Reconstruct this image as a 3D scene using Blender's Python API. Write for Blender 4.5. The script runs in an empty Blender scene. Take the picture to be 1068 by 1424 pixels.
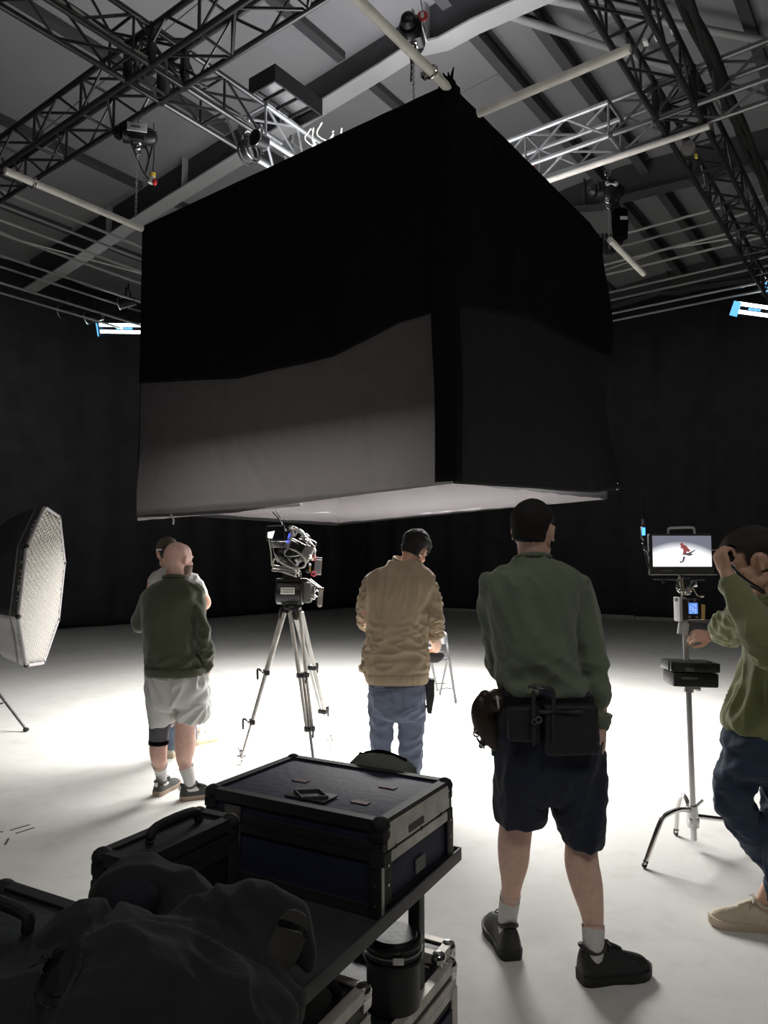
import bpy, bmesh, math, random
import numpy as np
from mathutils import Vector, Matrix, noise, Euler
random.seed(7)
SC = bpy.context.scene
COL = SC.collection
R = math.radians
# ---------------------------------------------------------------- camera
FPX = 1010.0                                   # focal length in pixels of the 1068x1424 frame
PITCH = math.atan(73 / FPX)
CAMH = 1.6
cd = bpy.data.cameras.new('camera')
cam = bpy.data.objects.new('camera', cd)
COL.objects.link(cam)
cam.location = (0, 0, CAMH)
cam.rotation_euler = (math.pi / 2 + PITCH, 0, 0)
cd.sensor_fit = 'VERTICAL'
cd.sensor_height = 36.0
cd.lens = 36.0 * FPX / 1424.0
cd.clip_start = 0.02
cd.clip_end = 200
SC.camera = cam
# ---------------------------------------------------------------- world, exposure
w = bpy.data.worlds.new('world')
SC.world = w
w.use_nodes = True
w.node_tree.nodes['Background'].inputs[0].default_value = (0.6, 0.65, 0.75, 1)
w.node_tree.nodes['Background'].inputs[1].default_value = 0.01
SC.view_settings.view_transform = 'Standard'
SC.view_settings.look = 'None'
SC.view_settings.gamma = 1
SC.view_settings.use_curve_mapping = False
SC.view_settings.exposure = 0.0

_c, _s = math.cos(PITCH), math.sin(PITCH)
def ray(px, py):
    u = (px - 534) / FPX; v = (712 - py) / FPX
    return Vector((u, _c - v * _s, _s + v * _c))
def atz(px, py, z):
    r = ray(px, py); t = (z - CAMH) / r.z
    return Vector((r.x * t, r.y * t, z))
def atY(px, py, Y):
    r = ray(px, py); t = Y / r.y
    return Vector((r.x * t, Y, CAMH + r.z * t))
ALF = R(37)
AX = Vector((math.sin(ALF), math.cos(ALF), 0))      # the studio's long axis (away to the right)
BX = Vector((-math.cos(ALF), math.sin(ALF), 0))     # across (away to the left)
ROOM = math.atan2(AX.y, AX.x)
def rm(a, b, z): return AX * a + BX * b + Vector((0, 0, z))
def on_a(px, py, a):
    r = ray(px, py); t = a / r.dot(AX); p = r * t
    return (p.dot(BX), CAMH + p.z)

# ---------------------------------------------------------------- lights of the studio and added fill
def area(name, loc, rot, sx, sy, power, col=(1, 1, 1), spread=180):
    l = bpy.data.lights.new(name, 'AREA'); l.shape = 'RECTANGLE'; l.size = sx; l.size_y = sy
    l.energy = power; l.color = col; l.spread = R(spread)
    o = bpy.data.objects.new(name, l); COL.objects.link(o); o.location = loc; o.rotation_euler = rot
    return o
# lamps inside the big overhead softbox, shining down through its silk
area('softbox_lamps', rm(6.75, 4.7, 2.88), (0, 0, ROOM), 2.7, 3.0, 1400, (1.0, 0.985, 0.96), 180)
# the open top of the softbox spills light upwards on the trusses above it
area('softbox_spill', rm(6.5, 5.2, 5.0), (math.pi, 0, ROOM), 2.0, 2.4, 120, (0.95, 0.97, 1.0), 140)

# dim added fill lamps, out of view behind the camera, lifting the people's backs (their bodies are built with the rigging)
FILL = [(-2.6, 1.0), (-1.6, -3.2), (0.2, -4.2)]
for a_, b_ in FILL:
    p_ = rm(a_, b_, 8.2); d_ = (Vector((0, 4.5, .6)) - p_)
    area('fill_light', p_, d_.to_track_quat('-Z', 'Y').to_euler(), .8, .8, 20, (1.0, .97, .93), 120)

# ---------------------------------------------------------------- materials
def mat(name, col, rough=0.6, metal=0.0, var=0.0, vscale=8, bump=0.0, bscale=60, emit=None, estr=0, sheen=0, aniso=None, alpha=None, detail=4, spec=None):
    m = bpy.data.materials.new(name); m.use_nodes = True
    nt = m.node_tree; b = nt.nodes['Principled BSDF']
    b.inputs['Base Color'].default_value = (*col, 1)
    b.inputs['Roughness'].default_value = rough
    b.inputs['Metallic'].default_value = metal
    if spec is not None: b.inputs['Specular IOR Level'].default_value = spec
    if sheen:
        b.inputs['Sheen Weight'].default_value = sheen
        b.inputs['Sheen Roughness'].default_value = 0.5
    tc = nt.nodes.new('ShaderNodeTexCoord')
    if var:
        n = nt.nodes.new('ShaderNodeTexNoise'); n.inputs['Scale'].default_value = vscale; n.inputs['Detail'].default_value = detail
        nt.links.new(tc.outputs['Object'], n.inputs['Vector'])
        mp = nt.nodes.new('ShaderNodeMapRange'); mp.inputs[1].default_value = 0.3; mp.inputs[2].default_value = 0.7
        mp.inputs[3].default_value = 1 - var; mp.inputs[4].default_value = 1 + var
        nt.links.new(n.outputs['Fac'], mp.inputs[0])
        mx = nt.nodes.new('ShaderNodeVectorMath'); mx.operation = 'SCALE'
        mx.inputs[0].default_value = col
        nt.links.new(mp.outputs[0], mx.inputs['Scale'])
        nt.links.new(mx.outputs[0], b.inputs['Base Color'])
    if bump:
        n2 = nt.nodes.new('ShaderNodeTexNoise'); n2.inputs['Scale'].default_value = bscale; n2.inputs['Detail'].default_value = 3
        mpg = nt.nodes.new('ShaderNodeMapping')
        nt.links.new(tc.outputs['Object'], mpg.inputs['Vector'])
        if aniso: mpg.inputs['Scale'].default_value = aniso
        nt.links.new(mpg.outputs[0], n2.inputs['Vector'])
        bp = nt.nodes.new('ShaderNodeBump'); bp.inputs['Strength'].default_value = bump; bp.inputs['Distance'].default_value = 0.01
        nt.links.new(n2.outputs['Fac'], bp.inputs['Height'])
        nt.links.new(bp.outputs[0], b.inputs['Normal'])
    if emit:
        b.inputs['Emission Color'].default_value = (*emit, 1)
        b.inputs['Emission Strength'].default_value = estr
    return m
M = {}
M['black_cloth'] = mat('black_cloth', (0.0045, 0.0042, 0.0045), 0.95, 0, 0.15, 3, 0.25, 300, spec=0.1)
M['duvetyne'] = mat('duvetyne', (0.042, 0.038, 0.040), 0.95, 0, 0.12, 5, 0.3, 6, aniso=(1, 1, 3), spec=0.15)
M['curtain'] = mat('curtain', (0.075, 0.073, 0.082), 0.95, 0, 0.15, 2, 0.2, 200, spec=0.1)
M['ceiling'] = mat('ceiling', (0.30, 0.30, 0.31), 0.8, 0, 0.06, 0.8, 0.05, 3)
M['steel_grey'] = mat('steel_grey', (0.46, 0.46, 0.465), 0.65, 0, 0.05, 2)
M['steel_dark'] = mat('steel_dark', (0.10, 0.10, 0.105), 0.65, 0, 0.1, 2)
M['purlin'] = mat('purlin', (0.07, 0.07, 0.075), 0.7, 0, 0.1, 2)
M['alu'] = mat('alu', (0.62, 0.62, 0.62), 0.32, 1.0, 0.12, 12)
M['alu_dull'] = mat('alu_dull', (0.50, 0.49, 0.47), 0.45, 0.6, 0.15, 12)
M['truss_black'] = mat('truss_black', (0.028, 0.028, 0.03), 0.35, 0.1, 0.1, 8)
M['truss_silver_lit'] = mat('truss_silver_lit', (0.36, 0.37, 0.38), 0.45, 0.5, 0.2, 6)  # silver tone with the softbox spill light put into it
M['pipe'] = mat('pipe', (0.85, 0.82, 0.76), 0.5, 0.0, 0.12, 6)
M['black_plastic'] = mat('black_plastic', (0.016, 0.016, 0.017), 0.4, 0, 0.1, 20, 0.05, 200)
M['black_metal'] = mat('black_metal', (0.03, 0.03, 0.032), 0.35, 0.5, 0.1, 20)
M['rubber'] = mat('rubber', (0.015, 0.015, 0.015), 0.75, 0, 0.1, 20)
M['white_plastic'] = mat('white_plastic', (0.75, 0.75, 0.73), 0.5)
M['chrome'] = mat('chrome', (0.68, 0.67, 0.65), 0.18, 1.0, 0.05, 20)
M['cable'] = mat('cable', (0.02, 0.02, 0.02), 0.5)
M['cable_pale'] = mat('cable_pale', (0.55, 0.55, 0.5), 0.5)

# ---------------------------------------------------------------- mesh helpers (each adds a shape to a bmesh)
def box(bm, c, s, rot=None, bev=0):
    r = bmesh.ops.create_cube(bm, size=1)
    vs = r['verts']
    Mx = Matrix.Translation(Vector(c)) @ (rot.to_4x4() if rot is not None else Matrix()) @ Matrix.Diagonal((s[0], s[1], s[2], 1))
    bmesh.ops.transform(bm, matrix=Mx, verts=vs)
    if bev:
        es = list({e for v in vs for e in v.link_edges})
        bmesh.ops.bevel(bm, geom=es, offset=bev, segments=2, profile=0.6, affect='EDGES')
def frame_of(d):
    d = d.normalized()
    up = Vector((0, 0, 1)) if abs(d.z) < 0.9 else Vector((0, 1, 0))
    x = d.cross(up).normalized(); y = x.cross(d).normalized()
    return x, y
def cyl(bm, p0, p1, r0, r1=None, seg=12, cap=True):
    p0 = Vector(p0); p1 = Vector(p1); r1 = r0 if r1 is None else r1
    x, y = frame_of(p1 - p0)
    a = []; b = []
    for i in range(seg):
        t = 2 * math.pi * i / seg; d = x * math.cos(t) + y * math.sin(t)
        a.append(bm.verts.new(p0 + d * r0)); b.append(bm.verts.new(p1 + d * r1))
    for i in range(seg):
        j = (i + 1) % seg
        bm.faces.new((a[i], a[j], b[j], b[i]))
    if cap:
        bm.faces.new(list(reversed(a))); bm.faces.new(b)
def spline(pts, n=5):
    """Catmull-Rom through tuples of equal length"""
    P = [np.array(p, float) for p in pts]
    if len(P) < 3 or n < 2: return P
    Q = [2 * P[0] - P[1]] + P + [2 * P[-1] - P[-2]]
    out = []
    for i in range(1, len(Q) - 2):
        for k in range(n):
            t = k / n
            out.append(0.5 * (2 * Q[i] + (Q[i + 1] - Q[i - 1]) * t + (2 * Q[i - 1] - 5 * Q[i] + 4 * Q[i + 1] - Q[i + 2]) * t * t + (3 * Q[i] - Q[i - 1] - 3 * Q[i + 1] + Q[i + 2]) * t ** 3))
    out.append(P[-1])
    return out
def rings_to_mesh(bm, rings, closed=True):
    L = [[bm.verts.new(p) for p in r] for r in rings]
    n = len(L[0])
    for i in range(len(L) - 1):
        for k in range(n):
            j = (k + 1) % n
            bm.faces.new((L[i][k], L[i][j], L[i + 1][j], L[i + 1][k]))
    if closed:
        bm.faces.new(list(reversed(L[0]))); bm.faces.new(L[-1])
def tube(bm, pts, radii, seg=12, n=5, flat=None, ends=True):
    """round tube along a smooth path, ends rounded; flat = (direction, factor) squashes it"""
    if not hasattr(radii, '__len__'): radii = [radii] * len(pts)
    S = spline([(*p, r) for p, r in zip(pts, radii)], n)
    P = [Vector(s[:3]) for s in S]; rr = [max(1e-4, s[3]) for s in S]
    rings = []; x = None
    for i, p in enumerate(P):
        d = (P[min(i + 1, len(P) - 1)] - P[max(i - 1, 0)])
        if d.length < 1e-7: d = Vector((0, 0, 1))
        d.normalize()
        if x is None: x, y = frame_of(d)
        else:
            x = (x - d * x.dot(d)); x.normalize(); y = d.cross(x).normalized()
        def ring(c, r):
            o = []
            for k in range(seg):
                t = 2 * math.pi * k / seg
                v = (x * math.cos(t) + y * math.sin(t)) * r
                if flat: v = v - flat[0] * (v.dot(flat[0]) * (1 - flat[1]))
                o.append(c + v)
            return o
        if i == 0 and ends:
            for q in (0.95, 0.7): rings.append(ring(p - d * rr[0] * q * 0.9, rr[0] * math.sqrt(1 - q * q)))
        rings.append(ring(p, rr[i]))
        if i == len(P) - 1 and ends:
            for q in (0.7, 0.95): rings.append(ring(p + d * rr[i] * q * 0.9, rr[i] * math.sqrt(1 - q * q)))
    rings_to_mesh(bm, rings)
def ell(bm, c, r, rot=None, u=16, v=10):
    res = bmesh.ops.create_uvsphere(bm, u_segments=u, v_segments=v, radius=1)
    Mx = Matrix.Translation(Vector(c)) @ (rot.to_4x4() if rot is not None else Matrix()) @ Matrix.Diagonal((r[0], r[1], r[2], 1))
    bmesh.ops.transform(bm, matrix=Mx, verts=res['verts'])
def sring(c, side, fwd, rx, ry, p=2.4, n=28):
    o = []
    for k in range(n):
        t = 2 * math.pi * k / n; a = math.cos(t); b = math.sin(t)
        o.append(c + side * (math.copysign(abs(a) ** (2 / p), a) * rx) + fwd * (math.copysign(abs(b) ** (2 / p), b) * ry))
    return o
def torus(bm, c, axis, r0, r1, seg=24, s2=8, sx=1.0, x=None):
    c = Vector(c); axis = Vector(axis).normalized()
    X, Y = frame_of(axis)
    rings = []
    for i in range(seg):
        t = 2 * math.pi * i / seg
        d = X * math.cos(t) * sx + Y * math.sin(t)
        rings.append([bm.verts.new(c + d * r0 + (d.normalized() * math.cos(2 * math.pi * k / s2) + axis * math.sin(2 * math.pi * k / s2)) * r1) for k in range(s2)])
    for i in range(seg):
        j = (i + 1) % seg
        for k in range(s2):
            l = (k + 1) % s2
            bm.faces.new((rings[i][k], rings[j][k], rings[j][l], rings[i][l]))
def prism(bm, poly, h0, h1, T=None):
    """extrude a 2D polygon (x,y) from z=h0 to h1, with transform T"""
    T = T or Matrix()
    a = [bm.verts.new(T @ Vector((p[0], p[1], h0))) for p in poly]
    b = [bm.verts.new(T @ Vector((p[0], p[1], h1))) for p in poly]
    n = len(poly)
    for i in range(n):
        j = (i + 1) % n
        bm.faces.new((a[i], a[j], b[j], b[i]))
    bm.faces.new(list(reversed(a))); bm.faces.new(b)
def BM(): return bmesh.new()

# ---------------------------------------------------------------- objects
def smooth_mesh(me, angle=35):
    for p in me.polygons: p.use_smooth = True
    bm = bmesh.new(); bm.from_mesh(me)
    for e in bm.edges:
        if len(e.link_faces) == 2 and e.calc_face_angle(0) > R(angle): e.smooth = False
    bm.to_mesh(me); bm.free()
def to_mesh(bm, name, m, smooth=True, angle=35):
    bmesh.ops.recalc_face_normals(bm, faces=bm.faces[:])
    me = bpy.data.meshes.new(name); bm.to_mesh(me); bm.free()
    if m is not None: me.materials.append(m)
    if smooth: smooth_mesh(me, angle)
    return me
def root_world(p):
    q = p
    Mx = Matrix()
    chain = []
    while q is not None: chain.append(q); q = q.parent
    for o in reversed(chain): Mx = Mx @ o.matrix_basis
    return Mx
def link(name, me, parent=None, world=False):
    """me in the parent's space, or in world space when world=True"""
    o = bpy.data.objects.new(name, me); COL.objects.link(o)
    if parent is not None:
        o.parent = parent
        if world: me.transform(root_world(parent).inverted())
    return o
def obj(name, bm, m, parent=None, world=False, smooth=True, angle=35):
    return link(name, to_mesh(bm, name, m, smooth, angle), parent, world)
def thing(name, label, cat, loc=(0, 0, 0), rz=0, group=None):
    o = bpy.data.objects.new(name, None); COL.objects.link(o); o.empty_display_size = 0.1
    o.location = loc; o.rotation_euler = (0, 0, rz); o['label'] = label; o['category'] = cat
    if group: o['group'] = group
    return o
def tag(o, label, cat, group=None):
    o['label'] = label; o['category'] = cat
    if group: o['group'] = group
    return o
def recenter(o, loc):
    """move a mesh object's origin to loc, shape unchanged"""
    o.data.transform(Matrix.Translation(-Vector(loc))); o.location = loc
    return o
def struct(name, bm, m, parent=None, smooth=False):
    o = obj(name, bm, m, parent, smooth=smooth); o['kind'] = 'structure'; return o
def dup(root, loc=None, rz=None, label=None):
    def cp(o, par):
        c = o.copy(); COL.objects.link(c)
        if par is not None: c.parent = par
        for ch in kids.get(o.name, ()): cp(ch, c)
        return c
    kids = {}
    for o in COL.objects:
        if o.parent is not None: kids.setdefault(o.parent.name, []).append(o)
    r = cp(root, None)
    if loc is not None: r.location = loc
    if rz is not None: r.rotation_euler = (0, 0, rz)
    if label: r['label'] = label
    return r
# ================================================================ THE SETTING
AW, BW = 21.6, 17.3          # far right wall at a = AW, left wall at b = BW
A0, B0 = -5.0, -8.0
# floor: pale painted studio floor
def floor_mat():
    m = bpy.data.materials.new('painted_floor'); m.use_nodes = True; nt = m.node_tree; b = nt.nodes['Principled BSDF']
    tc = nt.nodes.new('ShaderNodeTexCoord')
    def nz(scale, det, rough=0.55):
        n = nt.nodes.new('ShaderNodeTexNoise'); n.inputs['Scale'].default_value = scale; n.inputs['Detail'].default_value = det; n.inputs['Roughness'].default_value = rough
        nt.links.new(tc.outputs['Object'], n.inputs['Vector']); return n
    n1, n2, n3 = nz(0.5, 5), nz(5, 6, 0.7), nz(38, 2)
    r1 = nt.nodes.new('ShaderNodeValToRGB'); e = r1.color_ramp.elements
    e[0].position = 0.35; e[0].color = (0.66, 0.655, 0.62, 1); e[1].position = 0.65; e[1].color = (0.76, 0.752, 0.72, 1)
    nt.links.new(n1.outputs['Fac'], r1.inputs[0])
    r2 = nt.nodes.new('ShaderNodeValToRGB'); e = r2.color_ramp.elements
    e[0].position = 0.28; e[0].color = (0.80, 0.79, 0.77, 1); e[1].position = 0.5; e[1].color = (1, 1, 1, 1)
    nt.links.new(n2.outputs['Fac'], r2.inputs[0])
    r3 = nt.nodes.new('ShaderNodeValToRGB'); e = r3.color_ramp.elements      # scattered specks of dirt
    e[0].position = 0.20; e[0].color = (0.35, 0.33, 0.30, 1); e[1].position = 0.24; e[1].color = (1, 1, 1, 1)
    nt.links.new(n3.outputs['Fac'], r3.inputs[0])
    m1 = nt.nodes.new('ShaderNodeMix'); m1.data_type = 'RGBA'; m1.blend_type = 'MULTIPLY'; m1.inputs[0].default_value = 0.6
    nt.links.new(r1.outputs[0], m1.inputs[6]); nt.links.new(r2.outputs[0], m1.inputs[7])
    m2 = nt.nodes.new('ShaderNodeMix'); m2.data_type = 'RGBA'; m2.blend_type = 'MULTIPLY'; m2.inputs[0].default_value = 0.8
    nt.links.new(m1.outputs[2], m2.inputs[6]); nt.links.new(r3.outputs[0], m2.inputs[7])
    nt.links.new(m2.outputs[2], b.inputs['Base Color'])
    b.inputs['Roughness'].default_value = 0.75; b.inputs['Specular IOR Level'].default_value = 0.3
    bp = nt.nodes.new('ShaderNodeBump'); bp.inputs['Strength'].default_value = 0.08; bp.inputs['Distance'].default_value = 0.01
    nt.links.new(n2.outputs['Fac'], bp.inputs['Height']); nt.links.new(bp.outputs[0], b.inputs['Normal'])
    return m
M['floor'] = floor_mat()
bm = BM()
vs = [bm.verts.new(rm(a, b, 0)) for a, b in ((A0, B0), (AW + .3, B0), (AW + .3, BW + .3), (A0, BW + .3))]
f = bm.faces.new(vs)
r = bmesh.ops.extrude_face_region(bm, geom=[f]); bmesh.ops.translate(bm, vec=(0, 0, -0.15), verts=[v for v in r['geom'] if isinstance(v, bmesh.types.BMVert)])
struct('floor', bm, M['floor'])
# walls behind the drapes
HZ = 10.4
def wall(name, a0, b0, a1, b1, t=0.2):
    bm = BM(); c = rm((a0 + a1) / 2, (b0 + b1) / 2, HZ / 2)
    d = (rm(a1, b1, 0) - rm(a0, b0, 0))
    box(bm, c, (d.length, t, HZ), Matrix.Rotation(math.atan2(d.y, d.x), 3, 'Z'))
    return struct(name, bm, M['steel_dark'])
wall('wall_left', A0, BW + .35, AW + .4, BW + .35)
wall('wall_far', AW + .4, B0, AW + .4, BW + .4)
wall('wall_right', A0, B0 - .1, AW + .4, B0 - .1)
wall('wall_back', A0 - .1, B0, A0 - .1, BW + .4)
# black drapes hung along the two far walls and the two near ones, in soft pleats
def drape(name, p0, p1, z0, z1, label, seed, amp=0.06, full=1.0):
    n = int((p1 - p0).length / 0.06); d = (p1 - p0).normalized(); nrm = Vector((-d.y, d.x, 0)); L = (p1 - p0).length
    bm = BM(); rows = []
    zs = [z0, z0 + .25, z0 + 1.0, z0 + 2.2, z0 + 4, (z0 + z1) / 2 + 1, z1]
    for zi, z in enumerate(zs):
        row = []
        for i in range(n + 1):
            s = L * i / n
            k = noise.noise(Vector((s * 0.35, seed, 0))) * 0.6 + 0.7
            off = amp * k * (math.sin(s * 5.2 + 2.5 * noise.noise(Vector((s * .5, seed, 1)))) + 0.5 * noise.noise(Vector((s * 3, z * .15, seed))))
            zz = z + (0.05 * noise.noise(Vector((s * .8, seed, 3))) if zi == 0 else 0)
            row.append(bm.verts.new(p0 + d * s + nrm * off + Vector((0, 0, zz))))
        rows.append(row)
    for a, b in zip(rows, rows[1:]):
        for i in range(n): bm.faces.new((a[i], a[i + 1], b[i + 1], b[i]))
    o = obj(name, bm, M['curtain'], angle=80)
    recenter(o, p0)
    sd = o.modifiers.new('thickness', 'SOLIDIFY'); sd.thickness = 0.01
    return tag(o, label, 'curtain')
drape('black_drape', rm(A0 + .3, BW, 0), rm(AW - .2, BW, 0), 0.07, 9.2, 'long black studio drape behind the octagonal softbox on the left', 1.0)
drape('black_drape', rm(AW, B0 + .3, 0), rm(AW, BW - .1, 0), 0.07, 9.9, 'long black pleated studio drape behind the monitor stand on the right', 5.0, 0.09)
# white cove edge of the floor showing below the right-hand drape
bm = BM()
for i in range(9):
    s0 = -6 + i * 2.6; h = 0.10 + 0.05 * noise.noise(Vector((i * 1.3, 2, 2)))
    box(bm, rm(AW - .16, s0 + 1.3, h / 2), (0.06, 2.58, h), Matrix.Rotation(ROOM, 3, 'Z'), 0.01)
struct('trim_1', bm, mat('cove_white', (0.72, 0.71, 0.68), 0.8, 0, .05, 3))

# ---- roof: sheet ceiling with low pitch, purlins and steel portal frames
RIDGE = 4.7
def zr(b): return 9.75 - 0.073 * abs(b - RIDGE)
bm = BM()
bs = [B0, RIDGE, BW + .4]
top = [[bm.verts.new(rm(a, b, zr(b) + dz)) for b in bs] for dz in (0, .12) for a in (A0, AW + .4)]
for q in (0, 1):
    bm.faces.new((top[0][q], top[1][q], top[1][q + 1], top[0][q + 1])); bm.faces.new((top[2][q], top[3][q], top[3][q + 1], top[2][q + 1]))
ceil_o = struct('ceiling', bm, M['ceiling'])
def ibeam(bm, p0, p1, h, w, tf=0.025, tw=0.015):
    d = (p1 - p0); L = d.length; x = d.normalized(); s = Vector((-x.y, x.x, 0)).normalized(); u = x.cross(s).normalized()
    if u.z < 0: u = -u
    mid = (p0 + p1) / 2
    rot = Matrix((x, s, u)).transposed()
    box(bm, mid + u * (h / 2), (L, w, tf), rot); box(bm, mid - u * (h / 2), (L, w, tf), rot); box(bm, mid, (L, tw, h), rot)
# purlins (parts of the ceiling)
for b in (-5.6, -3.0, -.6, 1.8, 4.25, 5.1, 7.05, 9.7, 12.3, 14.9):
    for a0, a1 in ((A0, 2.3), (2.5, 8.25), (8.55, 14.3), (14.5, 20.5)):
        bm = BM(); big = b in (4.25, 5.1)
        if big: ibeam(bm, Vector((a0, 0, 0)), Vector((a1, 0, 0)), .30, .16)
        else:
            box(bm, ((a0 + a1) / 2, 0, -.02), (a1 - a0, .15, .02)); box(bm, ((a0 + a1) / 2, .07, .03), (a1 - a0, .015, .11)); box(bm, ((a0 + a1) / 2, -.07, .03), (a1 - a0, .015, .11))
        o = obj('purlin', bm, M['steel_dark'] if big else M['purlin'], ceil_o, smooth=False)
        o.location = rm(0, b, zr(b) - (.17 if big else .09)); o.rotation_euler = (0, 0, ROOM)
# rafters: the flange line measured in the plane a = 8.4
def rafter(a):
    bm = BM(); bw = BM()
    pts = [(16.9, 8.12), (15.35, 8.23), (12.63, 8.55), (6.33, 9.10), (5.79, 9.16), (5.26, 9.03), (4.75, 9.05), (3.9, 9.0), (-7.8, 8.3)]
    for (b0, z0), (b1, z1) in zip(pts, pts[1:]):
        p0, p1 = rm(a, b0, z0), rm(a, b1, z1)
        d = (p1 - p0); mid = (p0 + p1) / 2; L = d.length + .01
        x = d.normalized(); s = AX; u = x.cross(s).normalized(); u = u if u.z > 0 else -u
        s2 = u.cross(x)
        box(bm, mid, (L, .30, .03), Matrix((x, s2, u)).transposed())
        # web up to the roof
        v = [bw.verts.new(q) for q in (p0 - AX * .01, p1 - AX * .01, rm(a, b1, zr(b1)) - AX * .01, rm(a, b0, zr(b0)) - AX * .01)]
        v2 = [bw.verts.new(q.co + AX * .02) for q in v]
        bw.faces.new(v); bw.faces.new(list(reversed(v2)))
        for i in range(4): bw.faces.new((v[i], v2[i], v2[(i + 1) % 4], v[(i + 1) % 4]))
    # stiffeners
    for b in (13.5, 11, 8.4, 5.5, 2, 0):
        zf = np.interp(b, [p[0] for p in reversed(pts)], [p[1] for p in reversed(pts)])
        box(bm, rm(a, b, (zf + zr(b)) / 2), (.28, .02, zr(b) - zf), Matrix.Rotation(ROOM, 3, 'Z'))
    ro = obj('rafter', bm, M['steel_grey'] if a < 12 else M['steel_dark'], ceil_o, smooth=False)  # far rafters darker: the dimness back there is in their colour
    obj('rafter_web', bw, M['purlin'], ro, smooth=False)
    return ro
for a in (2.4, 8.4, 14.4, 20.4): rafter(a)
# diagonal roof braces
for p, q in ((rm(8.75, 4.45, 9.3), rm(11.4, 2.9, 9.35)), (rm(8.8, 3.9, 9.3), rm(13.9, -.5, 9.2))):
    bm = BM(); cyl(bm, p, q, .055)
    obj('roof_brace', bm, M['steel_grey'], ceil_o)
# ridge lap joints of the ceiling sheets
for a in (10.3, 12.2, 16.4, 4.4, 6.2):
    for b0, b1 in ((B0 + .2, RIDGE - .7), (RIDGE + .7, BW)):
        bm = BM(); p0, p1 = rm(a, b0, zr(b0) - .012), rm(a, b1, zr(b1) - .012); d = p1 - p0; x = d.normalized(); u = x.cross(AX).normalized()
        box(bm, (p0 + p1) / 2, (d.length, .05, .02), Matrix((x, u.cross(x), u)).transposed())
        obj('sheet_joint', bm, M['ceiling'], ceil_o, smooth=False)

# floor scuffs / tape marks on the left
tape = mat('tape_dark', (0.06, 0.08, 0.07), 0.6)
for (x0, y0, x1, y1) in ((14, 1155, 41, 1147), (22, 1159, 48, 1151), (7, 1175, 12, 1166), (0, 1157, 4, 1157)):
    p, q = atz(x0, y0, 0), atz(x1, y1, 0); d = q - p
    bm = BM(); box(bm, (0, 0, .001), (d.length, .012, .002))
    o = obj('tape_mark', bm, tape, smooth=False)
    o.location = (p + q) / 2; o.rotation_euler = (0, 0, math.atan2(d.y, d.x))
    tag(o, {14: 'thin dark tape line on the floor, upper of the two parallel ones', 22: 'thin dark tape line on the floor, lower of the two parallel ones', 7: 'short steep dark tape mark below the parallel floor lines', 0: 'dark floor tape mark cut by the left edge of the photo'}[x0], 'tape')

# ================================================================ TRUSSES AND PIPES
def truss_mesh_set(w, mt):
    rc = 0.031 if w < .45 else 0.024
    b = BM(); cyl(b, (0, 0, 0), (1, 0, 0), rc, seg=10); chord = to_mesh(b, 'chord', mt)
    b = BM(); cyl(b, (0, 0, 0), (1, 0, 0), 0.0155, seg=6); brace = to_mesh(b, 'brace', mt)
    return chord, brace
def truss(name, label, origin, rz, L, w, mt, group=None, pitch=None, braces=True, sides=(0, 1, 2, 3)):
    t = thing(name, label, 'truss', origin, rz, group)
    chord, brace = truss_mesh_set(w, mt)
    corners = [(0, 0), (w, 0), (w, w), (0, w)]
    def put(nm, me, p, q):
        o = bpy.data.objects.new(nm, me); COL.objects.link(o); o.parent = t
        d = Vector(q) - Vector(p); x = d.normalized(); y, z = frame_of(x)
        o.matrix_basis = Matrix.Translation(Vector(p)) @ Matrix((x, y, z)).transposed().to_4x4() @ Matrix.Diagonal((d.length, 1, 1, 1))
        return o
    for (y, z) in corners: put('chord', chord, (0, y, z), (L, y, z))
    if braces:
        p = pitch or w * 1.25; n = max(1, int(L / p)); p = L / n
        for s in sides:
            (y0, z0), (y1, z1) = corners[s], corners[(s + 1) % 4]
            for i in range(n):
                if i % 2: put('brace', brace, (i * p, y1, z1), ((i + 1) * p, y0, z0))
                else: put('brace', brace, (i * p, y0, z0), ((i + 1) * p, y1, z1))
                if i % 2 == 0: put('brace', brace, (i * p, y0, z0), (i * p, y1, z1))
    return t
TB, TS = M['truss_black'], M['truss_silver_lit']
W = 0.40
# along A (local x = A, local y = B)
truss('box_truss', 'black box truss running from upper left towards the top of the big black softbox', rm(1.6, 5.93, 6.5), ROOM, 3.95, W, TB)
truss('box_truss', 'silver-toned box truss, spill light in its colour, with lamp and coiled cables entering above the black softbox', rm(5.6, 5.93, 6.5), ROOM, 2.6, W, TS)
truss('box_truss', 'black box truss falling away towards the upper right corner lights', rm(4.4, 1.82, 6.5), ROOM, 11.5, W, TB)
# along B (local x = B, local y = -A)
RB = ROOM + math.pi / 2
truss('box_truss', 'wide black box truss crossing the upper left corner of the ceiling', rm(4.46, 3.2, 6.5), RB, 7.5, W, TB)
truss('box_truss', 'silver-toned box truss, spill light in its colour, just beyond the black softbox on the right, crossing the long black truss', rm(8.33, 2.75, 6.5), RB, 2.6, W, TS)
truss('box_truss', 'black box truss at the right edge of the photo beyond the chain hoist', rm(8.33, -1.6, 6.5), RB, 4.3, W, mat('truss_mid', (.16, .16, .165), .35, .4, .1, 6))
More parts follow.
